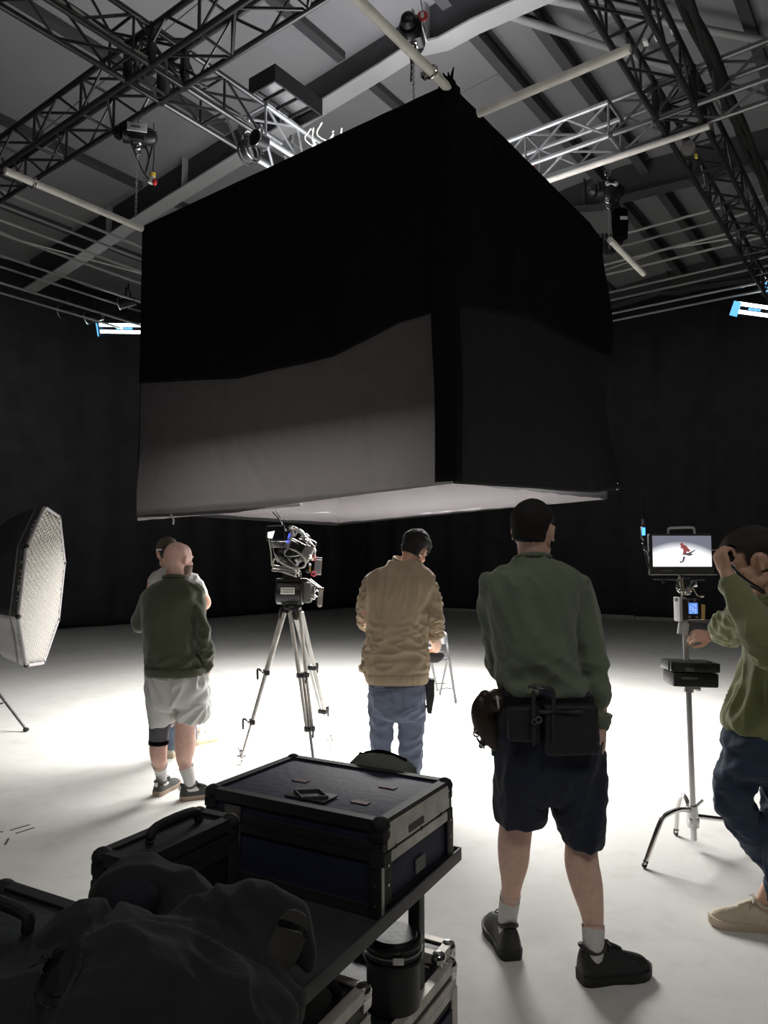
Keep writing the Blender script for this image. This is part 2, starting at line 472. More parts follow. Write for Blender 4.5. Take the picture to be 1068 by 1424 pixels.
# long four-line grid trusses near the two far walls
tg = mat('truss_grid', (.42, .42, .41), .4, .3, .15, 6)
truss('grid_truss', 'grey four-line grid truss in the upper left below the pale pipe', rm(3.5, 12.0, 7.25), ROOM, 7.5, .5, tg, pitch=2.4, sides=(0,))
truss('grid_truss', 'thin low grid truss on the far left carrying the bright LED lamp', rm(4.0, 14.6, 7.2), ROOM, 9.0, .55, tg, pitch=1.3, braces=False)
truss('grid_truss', 'grey grid truss with cables, right of the black softbox behind the chain hoist', rm(13.9, -3, 7.35), RB, 8.9, .5, tg, pitch=2.2, sides=(0,))
truss('grid_truss', 'thin low grid truss on the far right leading to the blue-white LED lamp', rm(16.4, -3, 7.25), RB, 10.5, .5, tg, pitch=1.3, braces=False)
# black corner blocks and cable clutter where trusses cross
def crossing(a, b, label):
    t = thing('truss_joint', label, 'truss joint', rm(a, b, 6.5), ROOM)
    for x in (0, W):
        for y in (0, W):
            bm = BM(); box(bm, (x, y, W / 2), (.07, .07, W + .06), None, .006); obj('corner_post', bm, M['black_metal'], t)
    for z in (0, W):
        bm = BM()
        for k in (0, W):
            box(bm, (W / 2, k, z), (W, .05, .05)); box(bm, (k, W / 2, z), (.05, W, .05))
        obj('corner_frame', bm, M['black_metal'], t, smooth=False)
crossing(4.06, 5.93, 'heavy black truss corner block where the two upper left trusses cross')
crossing(7.93, 1.82, 'black truss corner block where trusses cross at upper right')
# bright cable runs along the chords of the upper left truss
for (b, z, r, lab) in ((5.95, 6.56, .013, 'pale cable run tied along the upper left truss'), ):
    bm = BM()
    pts = [rm(1.7 + i * .25, b + .02 * math.sin(i * 1.7), z + .015 * math.sin(i * 2.3)) for i in range(16)]
    tube(bm, pts, r, 8, 3)
    o = obj('cable_run', bm, M['cable_pale']); recenter(o, pts[0]); tag(o, lab, 'cable')
bm = BM()
for k in range(7):
    pts = [rm(4.5 + i * .6, 1.62 + .05 * math.sin(k * 2 + i * .9), 6.86 + .05 * math.cos(k * 1.3 + i)) for i in range(17)]
    tube(bm, pts, .035, 8, 2)
o = obj('cable_bundle', bm, M['cable']); recenter(o, rm(4.5, 1.62, 6.86)); tag(o, 'thick black cable bundle laid along the long truss at upper right', 'cable')
bm = BM()
for k in range(5):
    pts = [rm(3.9 + .35 * random.random() + i * .12, 5.98 + .28 * random.random(), 6.6 + .25 * random.random()) for i in range(6)]
    tube(bm, pts, .016, 6, 4)
o = obj('cable_bundle', bm, M['cable']); recenter(o, rm(4.1, 6.1, 6.6)); tag(o, 'tangled black cables inside the upper left truss crossing', 'cable')
# cables coiled around the silver truss
def coil(c, r, turns, pitch, rad, mt, label, axis='B', seed=1):
    bm = BM(); pts = []
    n = int(turns * 10)
    for i in range(n + 1):
        t = 2 * math.pi * i / 10; q = r * (1 + .12 * math.sin(t * .37 + seed))
        pts.append(Vector(c) + AX * (q * math.cos(t)) + Vector((0, 0, 1)) * (q * math.sin(t)) + BX * (pitch * i / n))
    tube(bm, pts, rad, 7, 3)
    o = obj('cable_coil', bm, mt); recenter(o, c); tag(o, label, 'cable')
coil(rm(6.35, 6.05, 6.35), .14, 5, .12, .012, M['cable_pale'], 'coiled pale cable hanging from the silver truss nearest the black softbox')
coil(rm(5.55, 6.05, 6.4), .12, 5, .16, .013, M['cable'], 'black cable coil hanging under the silver truss beside the lamp', seed=3)

# pipes that frame the top of the softbox
def pipe(p, q, label, r=.036, mt=None):
    t = thing('steel_pipe', label, 'pipe', p, math.atan2((q - p).y, (q - p).x))
    L = (q - p).length
    bm = BM(); cyl(bm, (0, 0, 0), (L, 0, 0), r, seg=20)
    obj('tube', bm, mt or M['pipe'], t)
    return t
def clamp_on(t, x):
    bm = BM(); torus(bm, (x, 0, 0), (1, 0, 0), .046, .012); box(bm, (x, .06, 0), (.05, .05, .04)); cyl(bm, (x, .06, -.04), (x, .06, .06), .009)
    obj('clamp', bm, M['chrome'], t)
ZT = 5.40
t = pipe(rm(3.2, 7.0, ZT), rm(4.73, 7.0, ZT), 'pale steel pipe pointing left from the left top corner of the black softbox'); clamp_on(t, .28)
t = pipe(rm(3.3, 2.93, ZT), rm(4.75, 2.93, ZT), 'pale steel pipe running from the top edge of the photo to the softbox apex'); clamp_on(t, 1.2)
pipe(rm(5.17, 2.90, ZT + .0), rm(5.17, 1.62, ZT + .0), 'bright white steel pipe sticking out right of the softbox apex')
t = pipe(rm(8.2, 2.86, ZT), rm(9.45, 2.86, ZT), 'short grey pipe end pointing down right beyond the softbox right corner')
pipe(rm(8.27, 3.9, 6.41), rm(8.27, 1.75, 6.41), 'long bright pipe under the silver truss on the right')
# ================================================================ THE BIG OVERHEAD SOFTBOX
SA0, SA1, SB0, SB1 = 4.75, 8.15, 2.93, 7.0
sbx = thing('overhead_softbox', 'huge black fabric-skirted overhead softbox hanging from chain hoists', 'softbox', rm(6.45, 4.95, 2.2), 0)
def silk_mat():
    m = bpy.data.materials.new('silk'); m.use_nodes = True; nt = m.node_tree
    nt.nodes.remove(nt.nodes['Principled BSDF'])
    d = nt.nodes.new('ShaderNodeBsdfDiffuse'); d.inputs[0].default_value = (.22, .20, .21, 1)
    tl = nt.nodes.new('ShaderNodeBsdfTranslucent'); tl.inputs[0].default_value = (.26, .24, .25, 1)
    tr = nt.nodes.new('ShaderNodeBsdfTransparent'); tr.inputs[0].default_value = (1, 1, 1, 1)
    a = nt.nodes.new('ShaderNodeMixShader'); a.inputs[0].default_value = 0.02
    nt.links.new(d.outputs[0], a.inputs[1]); nt.links.new(tl.outputs[0], a.inputs[2])
    b = nt.nodes.new('ShaderNodeMixShader'); b.inputs[0].default_value = 0.55
    nt.links.new(a.outputs[0], b.inputs[1]); nt.links.new(tr.outputs[0], b.inputs[2])
    nt.links.new(b.outputs[0], nt.nodes['Material Output'].inputs[0])
    return m
M['silk'] = silk_mat()
def thin_cloth(m, t):
    """let a little of the lamp light inside glow through the thin lower cloth"""
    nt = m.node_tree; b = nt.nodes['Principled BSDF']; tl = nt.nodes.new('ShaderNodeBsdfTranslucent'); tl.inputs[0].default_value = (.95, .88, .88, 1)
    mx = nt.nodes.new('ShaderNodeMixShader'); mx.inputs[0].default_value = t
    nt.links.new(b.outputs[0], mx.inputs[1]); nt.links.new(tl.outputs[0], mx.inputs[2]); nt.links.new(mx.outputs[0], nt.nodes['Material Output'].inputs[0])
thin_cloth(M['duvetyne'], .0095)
def fold(v, seed, sx, sz):
    return noise.noise(Vector((v[0] * sx, v[1] * sz, seed)))
def skirt(name, pa, pb, ztop, hem, out, seed, mt, wr=1.0, lam=None, push=0.0, n=110, m=60):
    """hanging cloth panel from pa to pb; ztop(t) and hem(t) give its upper and lower edges"""
    bm = BM(); G = []
    for j in range(m + 1):
        row = []
        for i in range(n + 1):
            t = i / n; p = pa.lerp(pb, t); zt = ztop(t); zb = hem(t); z = zt + (zb - zt) * j / m
            q = (5.43 - z) / 3.2
            o = push
            o += wr * .035 * q * noise.noise(Vector((t * 3.2, z * .35, seed)))
            o += wr * .012 * q * noise.noise(Vector((t * 8 + z * 1.1, z * .8, seed + 4)))
            o += wr * .004 * noise.noise(Vector((t * 22, z * 5, seed + 7)))
            if lam: o += lam(t, z, q)
            row.append(bm.verts.new(p + out * o + Vector((0, 0, z))))
        G.append(row)
    for j in range(m):
        for i in range(n): bm.faces.new((G[j][i], G[j + 1][i], G[j + 1][i + 1], G[j][i + 1]))
    o = obj(name, bm, mt, sbx, world=True, angle=80)
    if mt is not M['duvetyne']: sd = o.modifiers.new('thickness', 'SOLIDIFY'); sd.thickness = 0.008
    return o
def ip(xs): return lambda t: float(np.interp(t, [x[0] for x in xs], [x[1] for x in xs]))
def lam_left(t, z, q):
    # pulled diagonal creases near the two lower corners
    o = 0
    for k, (tc, zc, ang, wd, ln, am) in enumerate(((.62, 2.95, .95, .022, .75, .020), (.70, 3.0, 1.15, .02, .6, .016), (.55, 2.8, .8, .02, .5, .012), (.965, 2.75, 1.9, .035, .6, .012), (.925, 2.6, 2.05, .03, .5, .011), (.89, 2.5, 2.2, .025, .4, .009), (.3, 3.3, 1.2, .03, .6, .012), (.2, 2.8, 1.4, .02, .7, .014))):
        dx = (t - (1 - tc) if False else t - tc) * 4.07; dz = z - zc
        u = dx * math.cos(ang) + dz * math.sin(ang); v = -dx * math.sin(ang) + dz * math.cos(ang)
        o += am * math.exp(-(v / wd / 2.2) ** 2) * math.exp(-(u / ln) ** 2) * 1.4
    return o
hemL = ip([(0, 2.22), (.02, 2.22), (.2, 2.19), (.4, 2.15), (.6, 2.10), (.8, 2.10), (1, 2.12)])
hemR = ip([(0, 2.22), (.15, 2.25), (.4, 2.30), (.6, 2.33), (.75, 2.36), (.85, 2.38), (.95, 2.44), (1, 2.46)])
shade_edgeL = ip([(0, 3.60), (.12, 3.58), (.3, 3.42), (.6, 3.42), (1, 3.62)])  # border of the shade painted into the upper cloth
T54 = lambda t: 5.43
skirt('upper_cloth_shaded', rm(SA0, SB0, 0), rm(SA0, SB1, 0), T54, shade_edgeL, -AX, 2.0, M['black_cloth'], 1.0, lam_left, .012, m=40)  # near-black puts the shade of the upper part into the cloth colour
skirt('lower_cloth', rm(SA0, SB0, 0), rm(SA0, SB1, 0), lambda t: shade_edgeL(t) + .15, hemL, -AX, 2.0, M['duvetyne'], 1.0, lam_left)
def lam_right(t, z, q):
    o = .05 * max(0, t - .86) / .14 * math.sin(z * 3.0 + 1) + .10 * (1 - math.cos(max(0, t - .8) / .2 * math.pi)) / 2 * q * q
    o += .03 * math.exp(-((t - .30 - .06 * (z - 4.3)) / .03) ** 2) * math.exp(-((z - 4.3) / .35) ** 2)
    return o
shade_edgeR = ip([(0, 3.6), (.1, 3.7), (.4, 3.9), (1, 4.0)])
skirt('upper_cloth_shaded', rm(SA0, SB0, 0), rm(SA1 + .06, SB0, 0), T54, shade_edgeR, -BX, 11.0, M['black_cloth'], 1.2, lam_right, .012, m=40)  # same painted shade on the right face
skirt('lower_cloth', rm(SA0, SB0, 0), rm(SA1 + .06, SB0, 0), lambda t: shade_edgeR(t) + .15, hemR, -BX, 11.0, mat('duvetyne_dark', (.018, .017, .018), .95, 0, .12, 5, .3, 6, spec=.15), 1.2, lam_right)
skirt('fabric_panel', rm(SA0, SB1, 0), rm(SA1, SB1, 0), T54, lambda t: 2.17, BX, 21.0, M['black_cloth'], m=20)
skirt('fabric_panel', rm(SA1, SB1, 0), rm(SA1, SB0, 0), T54, lambda t: 2.18 + .17 * t, AX, 31.0, M['black_cloth'], m=20)
# an overlapping darker corner flap down the near edge
bm = BM(); rows = []
for j in range(40):
    q = j / 39; z = 5.44 + (2.235 - 5.44) * q; row = []
    for i in range(13):
        s = (i - 6) / 6
        wv = .014 * noise.noise(Vector((s * 2, z * 1.5, 9))) + .02
        wdl = .10 + .03 * math.sin(z * 2) + .05 * q; wdr = .08 + .02 * math.sin(z * 2.7)
        if s < 0: p = rm(SA0 - wv - .02, SB0 - s * wdl, z)
        else: p = rm(SA0 + s * wdr, SB0 - wv - .02, z)
        row.append(bm.verts.new(p))
    rows.append(row)
for a, b in zip(rows, rows[1:]):
    for i in range(12): bm.faces.new((a[i], b[i], b[i + 1], a[i + 1]))
o = obj('corner_flap', bm, M['black_cloth'], sbx, world=True, angle=80)
o.modifiers.new('thickness', 'SOLIDIFY').thickness = 0.006
# knotted ties sticking up at the apex
bm = BM()
c = rm(SA0, SB0, 5.43)
for k, (dx, dz, l) in enumerate(((-.35, 1, .13), (.05, 1, .11), (.45, 1, .14), (-.1, .9, .08))):
    d = (BX * -dx + Vector((0, 0, dz))).normalized()
    tube(bm, [c - d * .05 + AX * .02 * k, c + d * l * .5, c + d * l + BX * .01], [.022, .013, .005], 7, 3)
ell(bm, c, (.06, .06, .05))
obj('cloth_knot', bm, M['black_cloth'], sbx, world=True)
# frame tubes at the top inside the skirt
for p, q in ((rm(SA0 + .03, SB0 + .03, 5.40), rm(SA0 + .03, SB1 - .03, 5.40)), (rm(SA0 + .03, SB0 + .05, 5.36), rm(SA1, SB0 + .05, 5.36)), (rm(SA1 - .03, SB0 + .03, 5.40), rm(SA1 - .03, SB1, 5.40)), (rm(SA0, SB1 - .05, 5.36), rm(SA1, SB1 - .05, 5.36))):
    bm = BM(); cyl(bm, p, q, .03); obj('frame_tube', bm, M['black_metal'], sbx, world=True)
# white silk closing the bottom, hanging a little below the black hem
bm = BM(); n = 60; G = []
for i in range(n + 1):
    row = []
    for j in range(n + 1):
        u, v = i / n, j / n
        a = SA0 + .03 + (SA1 - SA0 - .05) * u; b = SB0 + .03 + (SB1 - SB0 - .05) * v
        e = min(u, 1 - u, v, 1 - v) * 2
        z = 2.215 + .13 * u * (1 - v) + .02 * (1 - u) - .035 * v * (1 - u) - .035 * math.sin(math.pi * u) * math.sin(math.pi * v)
        z += .012 * noise.noise(Vector((a * 2.2, b * 1.1, 3))) + .008 * noise.noise(Vector((a * 5, b * 5, 5)))
        row.append(bm.verts.new(rm(a, b, z)))
    G.append(row)
for i in range(n):
    for j in range(n): bm.faces.new((G[i][j], G[i + 1][j], G[i + 1][j + 1], G[i][j + 1]))
obj('silk_sheet', bm, M['silk'], sbx, world=True, angle=80)
# white hem band of the silk under the left and far skirts, with ties
M['silk_hem'] = mat('silk_hem', (.36, .34, .35), .9, 0, .05, 5, .3, 30)
def band(pa, pb, z0, z1, out, seed):
    n = 90; bm = BM(); A = []; B = []
    for i in range(n + 1):
        t = i / n; p = pa.lerp(pb, t); wv = .006 * noise.noise(Vector((t * 30, seed, 0)))
        A.append(bm.verts.new(p + out * wv + Vector((0, 0, z1(t))))); B.append(bm.verts.new(p + out * (wv * 2 + .004) + Vector((0, 0, z0(t) + .004 * noise.noise(Vector((t * 14, seed, 5)))))))
    for i in range(n): bm.faces.new((A[i], B[i], B[i + 1], A[i + 1]))
    o = obj('silk_hem', bm, M['silk_hem'], sbx, world=True, angle=80); o.modifiers.new('thickness', 'SOLIDIFY').thickness = 0.006
band(rm(SA0 + .02, SB0 + 1.6, 0), rm(SA0 + .02, SB1, 0), lambda t: 2.12 - .035 * t, lambda t: 2.15, -AX, 1)
bm = BM()
for (px, py, dx, dy) in ((238, 716, 3, 12), (383, 712, 8, 10)):
    p = atY(px, py, 7.0 if px < 300 else 6.4); q = atY(px + dx, py + dy, 7.0 if px < 300 else 6.4)
    bm = BM(); tube(bm, [p, (p + q) / 2 + Vector((.01, 0, 0)), q], .008, 6, 3)
    obj('tie_string', bm, M['silk_hem'], sbx, world=True)
bm = BM(); c = rm(SA1 + .05, SB0 - .08, 2.50)
for k in range(4):
    p = c + AX * (-.12 + .07 * k) + Vector((0, 0, .02 * math.sin(k * 2)))
    box(bm, p, (.03, .05, .08), Euler((k, .4 * k, .3)).to_matrix(), .006); torus(bm, p + Vector((0, 0, .05)), BX, .022, .005, 12, 6)
obj('spring_clamp', bm, M['chrome'], sbx, world=True)

# ================================================================ CHAIN HOISTS
def chain_mesh(bm, p, q, lk=.034, r=.0042, seg=10):
    n = int((q - p).length / (lk * .8)); d = (q - p).normalized(); X, Y = frame_of(d)
    for i in range(n):
        c = p + d * ((i + .5) * (q - p).length / n); ax = X if i % 2 else Y; sd = d.cross(ax)
        rings = []
        for k in range(seg):
            t = 2 * math.pi * k / seg
            o = c + sd * (math.cos(t) * lk * .30) + d * (math.sin(t) * lk * .55)
            dr = (o - c).normalized()
            rings.append([bm.verts.new(o + (dr * math.cos(2 * math.pi * m / 5) + ax * math.sin(2 * math.pi * m / 5)) * r) for m in range(5)])
        for k in range(seg):
            j = (k + 1) % seg
            for m in range(5):
                l = (m + 1) % 5
                bm.faces.new((rings[k][m], rings[j][m], rings[j][l], rings[k][l]))
def text_mesh(s, size, depth=.002, align='CENTER'):
    c = bpy.data.curves.new('txt', 'FONT'); c.body = s; c.size = size; c.extrude = depth; c.align_x = align; c.align_y = 'CENTER'; c.resolution_u = 2
    o = bpy.data.objects.new('txt', c); COL.objects.link(o)
    dg = bpy.context.evaluated_depsgraph_get(); me = bpy.data.meshes.new_from_object(o.evaluated_get(dg))
    bpy.data.objects.remove(o); bpy.data.curves.remove(c)
    return me
M['label_white'] = mat('label_white', (.8, .8, .78), .5)
M['ink'] = mat('ink', (.03, .03, .03), .6)
def hoist(loc, z_chain, label, rz=0.0, sc=1.0, plate='bar'):
    t = thing('chain_hoist', label, 'chain hoist', loc, rz)
    k = sc
    bm = BM(); tube(bm, [(-.16 * k, 0, .0), (-.05 * k, 0, .0), (.16 * k, 0, .0)], [.085 * k, .10 * k, .095 * k], 20, 3)
    for i in range(7): torus(bm, (-.12 * k + i * .02 * k, 0, 0), (1, 0, 0), .098 * k, .006 * k, 20, 6)
    obj('motor_body', bm, M['black_metal'], t)
    bm = BM(); box(bm, (.03 * k, 0, 0), (.16 * k, .2 * k, .2 * k), None, .02 * k); obj('gear_case', bm, M['black_plastic'], t)
    bm = BM(); cyl(bm, (.03 * k, 0, .09 * k), (.03 * k, 0, .2 * k), .012 * k); torus(bm, (.03 * k, 0, .22 * k), (0, 1, 0), .035 * k, .010 * k)
    obj('top_hook', bm, M['chrome'], t)
    bm = BM()
    if plate == 'bar': box(bm, (.03 * k, -.112 * k, .03 * k), (.21 * k, .012, .10 * k), None, .003)
    else:
        for s in range(1): tube(bm, [(-.02 * k, -.108 * k, .03 * k), (.08 * k, -.108 * k, .03 * k)], .036 * k, 20, 2, flat=(Vector((0, 1, 0)), .18))
    pl = obj('label_plate', bm, M['label_white'], t)
    bm = BM()
    random.seed(3)
    x = -.035 * k
    for i in range(9):
        wd = .008 * k + .004 * k * random.random(); box(bm, (x + wd / 2, -.1205 * k, (.03 if plate == 'bar' else .035) * k), (wd * .7, .002, (.02 if i % 3 else .03) * k)); x += wd + .002 * k
    obj('lettering', bm, M['ink'], pl, smooth=False)
    bm = BM(); ell(bm, (.03 * k, 0, -.13 * k), (.045 * k, .035 * k, .05 * k)); torus(bm, (.03 * k, 0, -.19 * k), (0, 1, 0), .03 * k, .009 * k)
    box(bm, (.03 * k, 0, -.10 * k), (.09 * k, .09 * k, .03 * k), None, .008)
    obj('chain_guide', bm, M['chrome'], t)
    bm = BM(); chain_mesh(bm, Vector((.03 * k, 0, -.2 * k)), Vector((.03 * k, 0, z_chain - loc.z)))
    ch = obj('load_chain', bm, M['alu'], t); ch['kind'] = 'stuff'
    bm = BM(); tube(bm, [(.10 * k, .05, -.05 * k), (.15 * k, .04, -.22 * k), (.12 * k, .04, -.40 * k), (.16 * k, .04, -.2 * k), (.22 * k, .05, .1 * k)], .010, 8, 5)
    obj('control_cable', bm, M['cable'], t)
    return t
H1 = rm(4.56, 6.93, 6.40)
hoist(H1, 5.45, 'chain hoist with white name plate and chain, left above the pale pipe', .25)
for k, (zz, cc) in enumerate(((0, (0.8, .55, .1)), (-.05, (.8, .75, .7)), (-.09, (.6, .06, .05)))):
    pass
t = thing('control_plug', 'yellow and red plug hanging on a thin cable right of the left chain hoist', 'plug', atY(212, 248, 8.0))
bm = BM(); cyl(bm, (0, 0, .02), (0, 0, .06), .035); obj('yellow_cap', bm, mat('plug_yellow', (.75, .5, .05), .4), t)
bm = BM(); cyl(bm, (-.02, 0, -.06), (.0, 0, .02), .03); obj('white_body', bm, M['white_plastic'], t)
bm = BM(); ell(bm, (.03, -.01, -.05), (.028, .03, .04)); obj('red_cap', bm, mat('plug_red', (.6, .03, .03), .4), t)
bm = BM(); tube(bm, [(0, 0, .06), (.01, 0, .25), (0, 0, .65)], .006, 6, 4); tube(bm, [(-.01, 0, -.05), (-.12, 0, .1), (-.26, 0, .42), (-.30, 0, .5)], .008, 6, 4)
obj('cable', bm, M['cable'], t)
H2 = rm(4.95, 3.42, 6.22)
hoist(H2, 5.35, 'black chain hoist at the top edge of the photo with red tag and chain', 1.3, .9)
t = thing('safety_tag', 'red and white round tag hanging on the chain hoist at the top edge', 'tag', atY(588, 22, H2.y - .1))
bm = BM(); cyl(bm, (0, -.005, 0), (0, .005, 0), .045, seg=20); obj('disc', bm, mat('tag_red', (.6, .04, .05), .4), t)
bm = BM(); box(bm, (-.006, -.012, 0), (.03, .006, .05)); obj('white_print', bm, M['label_white'], t, smooth=False)
bm = BM(); cyl(bm, (0, 0, .045), (-.03, 0, .2), .004, seg=6); obj('cord', bm, M['cable'], t)
H3 = rm(8.55, 3.02, 6.20)
hoist(H3, 5.45, 'chain hoist with white oval plate right of the big black softbox', .1, 1.0, 'oval')
bm = BM()
for k in range(4): tube(bm, [H3 + Vector((.05 + .03 * k, 0, -.15)), H3 + Vector((.10 + .05 * k, .02, -.5)), H3 + Vector((.02 * k, .02, -.8)), H3 + Vector((-.1 + .05 * k, .02, -.55))], .016, 7, 5)
o = obj('cable_bundle', bm, M['cable']); recenter(o, H3 + Vector((.1, 0, -.4))); tag(o, 'loops of black cable hanging below the chain hoist right of the softbox', 'cable')
t = thing('chain_bag', 'black chain bag with white label under the right chain hoist', 'chain bag', H3 + Vector((.16, -.02, -.62)))
bm = BM(); rings_to_mesh(bm, [sring(Vector((0, 0, z)), Vector((1, 0, 0)), Vector((0, 1, 0)), rx, rx * .8) for z, rx in ((-.02, .05), (0, .085), (.2, .1), (.34, .09), (.36, .08))]); obj('bag', bm, M['black_cloth'], t)
bm = BM(); box(bm, (.02, -.083, .22), (.09, .006, .04)); obj('label', bm, M['label_white'], t, smooth=False)
# red strap marker on the softbox right edge
bm = BM(); c = rm(7.94, 3.70, 6.49)
tube(bm, [c, c + Vector((.02, 0, -.1)), c + Vector((-.03, 0, -.22))], [.02, .012, .02], 8, 4)
o = obj('red_strap', bm, mat('strap_red', (.5, .03, .05), .5)); recenter(o, c); tag(o, 'short red strap tied to the silver truss beside the softbox edge', 'strap')

# ================================================================ LAMPS ON THE RIGGING
M['led'] = mat('led', (1, 1, 1), .5, emit=(.93, .98, 1), estr=5)
M['led_blue'] = mat('led_blue', (.1, .4, .8), .5, emit=(.15, .5, .9), estr=1.2)
def led_lamp(loc, rz, tilt, L, label):
    t = thing('led_lamp', label, 'lamp', loc, rz)
    rt = Euler((tilt, 0, 0)).to_matrix()
    bm = BM(); box(bm, (0, 0, 0), (L, .32, .10), rt, .015); obj('housing', bm, M['black_metal'], t)
    for y in (-.11, .05):
        bm = BM(); box(bm, rt @ Vector((0, y, -.055)), (L * .92, .075, .012), rt); obj('light_strip', bm, M['led'], t, smooth=False)
    bm = BM(); box(bm, rt @ Vector((0, -.03, -.056)), (L * .3, .05, .012), rt); obj('blue_gel', bm, M['led_blue'], t, smooth=False)
    for sx in (-1, 1):
        bm = BM(); box(bm, rt @ Vector((sx * L / 2, 0, -.09)), (.012, .30, .16), rt @ Euler((0, sx * .45, 0)).to_matrix()); obj('barn_door', bm, M['led_blue'] if sx < 0 else M['black_metal'], t, smooth=False)
    bm = BM(); tube(bm, [(-L * .45, 0, 0), (-L * .45, 0, .25), (0, 0, .34), (L * .45, 0, .25), (L * .45, 0, 0)], .014, 8, 3); cyl(bm, (0, 0, .34), (0, 0, .5), .02)
    obj('yoke', bm, M['black_metal'], t)
    bm = BM()
    for k in range(3): tube(bm, [(-.3 + .2 * k, .1, .05), (-.35 + .2 * k, .15, .3), (-.1 + .15 * k, .1, .45)], .012, 6, 4)
    obj('cable', bm, M['cable'], t)
    l = bpy.data.lights.new('led_light', 'AREA'); l.shape = 'RECTANGLE'; l.size = L * .9; l.size_y = .2; l.energy = 10; l.color = (.85, .95, 1)
    lo = bpy.data.objects.new('led_light', l); COL.objects.link(lo); lo.parent = t; lo.matrix_basis = Matrix.Translation(rt @ Vector((0, 0, -.09))) @ rt.to_4x4()
    return t
c1 = atY(174, 458, 17.0)
led_lamp(c1, .05, -1.05, 1.25, 'bright white LED lamp hanging left behind the black softbox')
c2 = atY(1046, 432, 15.2)
led_lamp(c2, .32, -1.05, 1.05, 'bright blue-white LED lamp at the right edge of the photo')
t = thing('moving_light', 'small blue lamp head at the right edge above the LED lamp', 'lamp', atY(1064, 398, 15.0))
bm = BM(); ell(bm, (0, 0, 0), (.14, .16, .22)); obj('head', bm, M['black_metal'], t)
bm = BM(); cyl(bm, (0, -.1, -.05), (0, -.17, -.07), .11, .12, 20); obj('lens', bm, M['led_blue'], t)
bm = BM(); box(bm, (.16, 0, .15), (.03, .1, .45)); box(bm, (-.16, 0, .15), (.03, .1, .45)); box(bm, (0, 0, .38), (.36, .2, .12), None, .02); obj('yoke', bm, M['black_metal'], t)
# clutter of lamps on the far left grid truss
for k, (px, py, lab) in enumerate(((95, 432, 'small black spotlight on the far left grid truss, leftmost of two'), (132, 440, 'small black spotlight on the far left grid truss, next to the LED lamp'), (178, 420, 'black spotlight above the bright LED lamp on the left'))):
    t = thing('spotlight', lab, 'lamp', atY(px, py, 16.6))
    bm = BM(); cyl(bm, (-.2, 0, -.05), (.18, 0, .02), .13, .10, 16); obj('can', bm, M['black_metal'], t)
    bm = BM(); torus(bm, (-.2, 0, -.05), (1, 0, .18), .13, .012); obj('lens_ring', bm, M['alu'], t)
    bm = BM(); box(bm, (0, .15, .12), (.04, .02, .32)); box(bm, (0, -.15, .12), (.04, .02, .32)); box(bm, (0, 0, .28), (.05, .32, .02)); cyl(bm, (0, 0, .28), (0, 0, .45), .02); obj('yoke', bm, M['black_metal'], t)
# black panel lamp lying on top of the silver truss, brightly lit fittings round it
t = thing('panel_lamp', 'black framed panel lamp mounted on top of the silver truss', 'lamp', rm(5.75, 5.75, 7.0), ROOM)
bm = BM()
for y in (-.2, .2): box(bm, (0, y, 0), (.75, .02, .20))
for x in (-.38, .38): box(bm, (x, 0, 0), (.02, .42, .20))
box(bm, (0, .0, .09), (.75, .4, .02)); obj('housing', bm, M['black_metal'], t, smooth=False)
for x in (-.2, 0, .2):
    bm = BM(); box(bm, (x, 0, -.08), (.012, .4, .04)); obj('louvre', bm, M['black_metal'], t, smooth=False)
bm = BM(); box(bm, (0, 0, .03), (.70, .36, .03)); obj('reflector', bm, M['alu'], t, smooth=False)
bm = BM()
random.seed(5)
for k in range(9):
    p = Vector((.35 + .25 * random.random(), .1 - .5 * random.random(), -.1 - .35 * random.random()))
    tube(bm, [p, p + Vector((.12 * random.random(), .1, -.1)), p + Vector((.25, -.1 * random.random(), -.22)), p + Vector((.5, 0, -.25 - .1 * random.random()))], .010, 6, 4)
obj('cable', bm, M['cable_pale'], t)
for k, (a, b, z, lab) in enumerate(((5.5, 6.1, 6.62, 'round silver lamp fitting inside the upper left truss near its crossing'), (6.2, 6.1, 6.7, 'bright metal clamp fitting inside the silver truss'), (5.35, 5.75, 6.28, 'dark round lamp head hanging below the silver truss'))):
    t = thing('lamp_fitting', lab, 'lamp fitting', rm(a, b, z), ROOM)
    bm = BM(); cyl(bm, (-.08, 0, 0), (.08, 0, .02), .09, .07, 18); obj('barrel', bm, M['alu'] if k < 2 else M['black_metal'], t)
    bm = BM(); torus(bm, (-.08, 0, 0), (1, 0, 0), .09, .01); obj('rim', bm, M['chrome'], t)
    bm = BM(); box(bm, (0, 0, .12), (.05, .05, .14), None, .008); cyl(bm, (-.03, -.05, .14), (.05, .06, .16), .012); obj('clamp', bm, M['alu'], t)
# little bright fittings on the upper right truss
t = thing('lamp_fitting', 'round silver fitting at the right truss crossing with a yellow tag', 'lamp fitting', rm(8.6, 2.05, 6.42), ROOM)
bm = BM(); cyl(bm, (-.05, 0, -.02), (.1, 0, .02), .08, .06, 18); obj('barrel', bm, M['alu'], t)
bm = BM(); box(bm, (.12, -.05, -.06), (.03, .03, .05)); obj('tag', bm, mat('tag_yellow', (.8, .7, .1), .5), t, smooth=False)
for k, (px, py, lab) in enumerate(((898, 58, 'small white fitting on the long truss at the upper right, left of two'), (914, 51, 'small white fitting on the long truss at the upper right, middle one'), (936, 41, 'small white fitting beyond the long truss at the upper right'))):
    p = atz(px, py, 6.9); bm = BM(); box(bm, (0, 0, 0), (.09, .05, .05), None, .012); o = obj('truss_clip', bm, M['white_plastic']); o.location = p; o.rotation_euler = (0, 0, 1.0); tag(o, lab, 'clip')

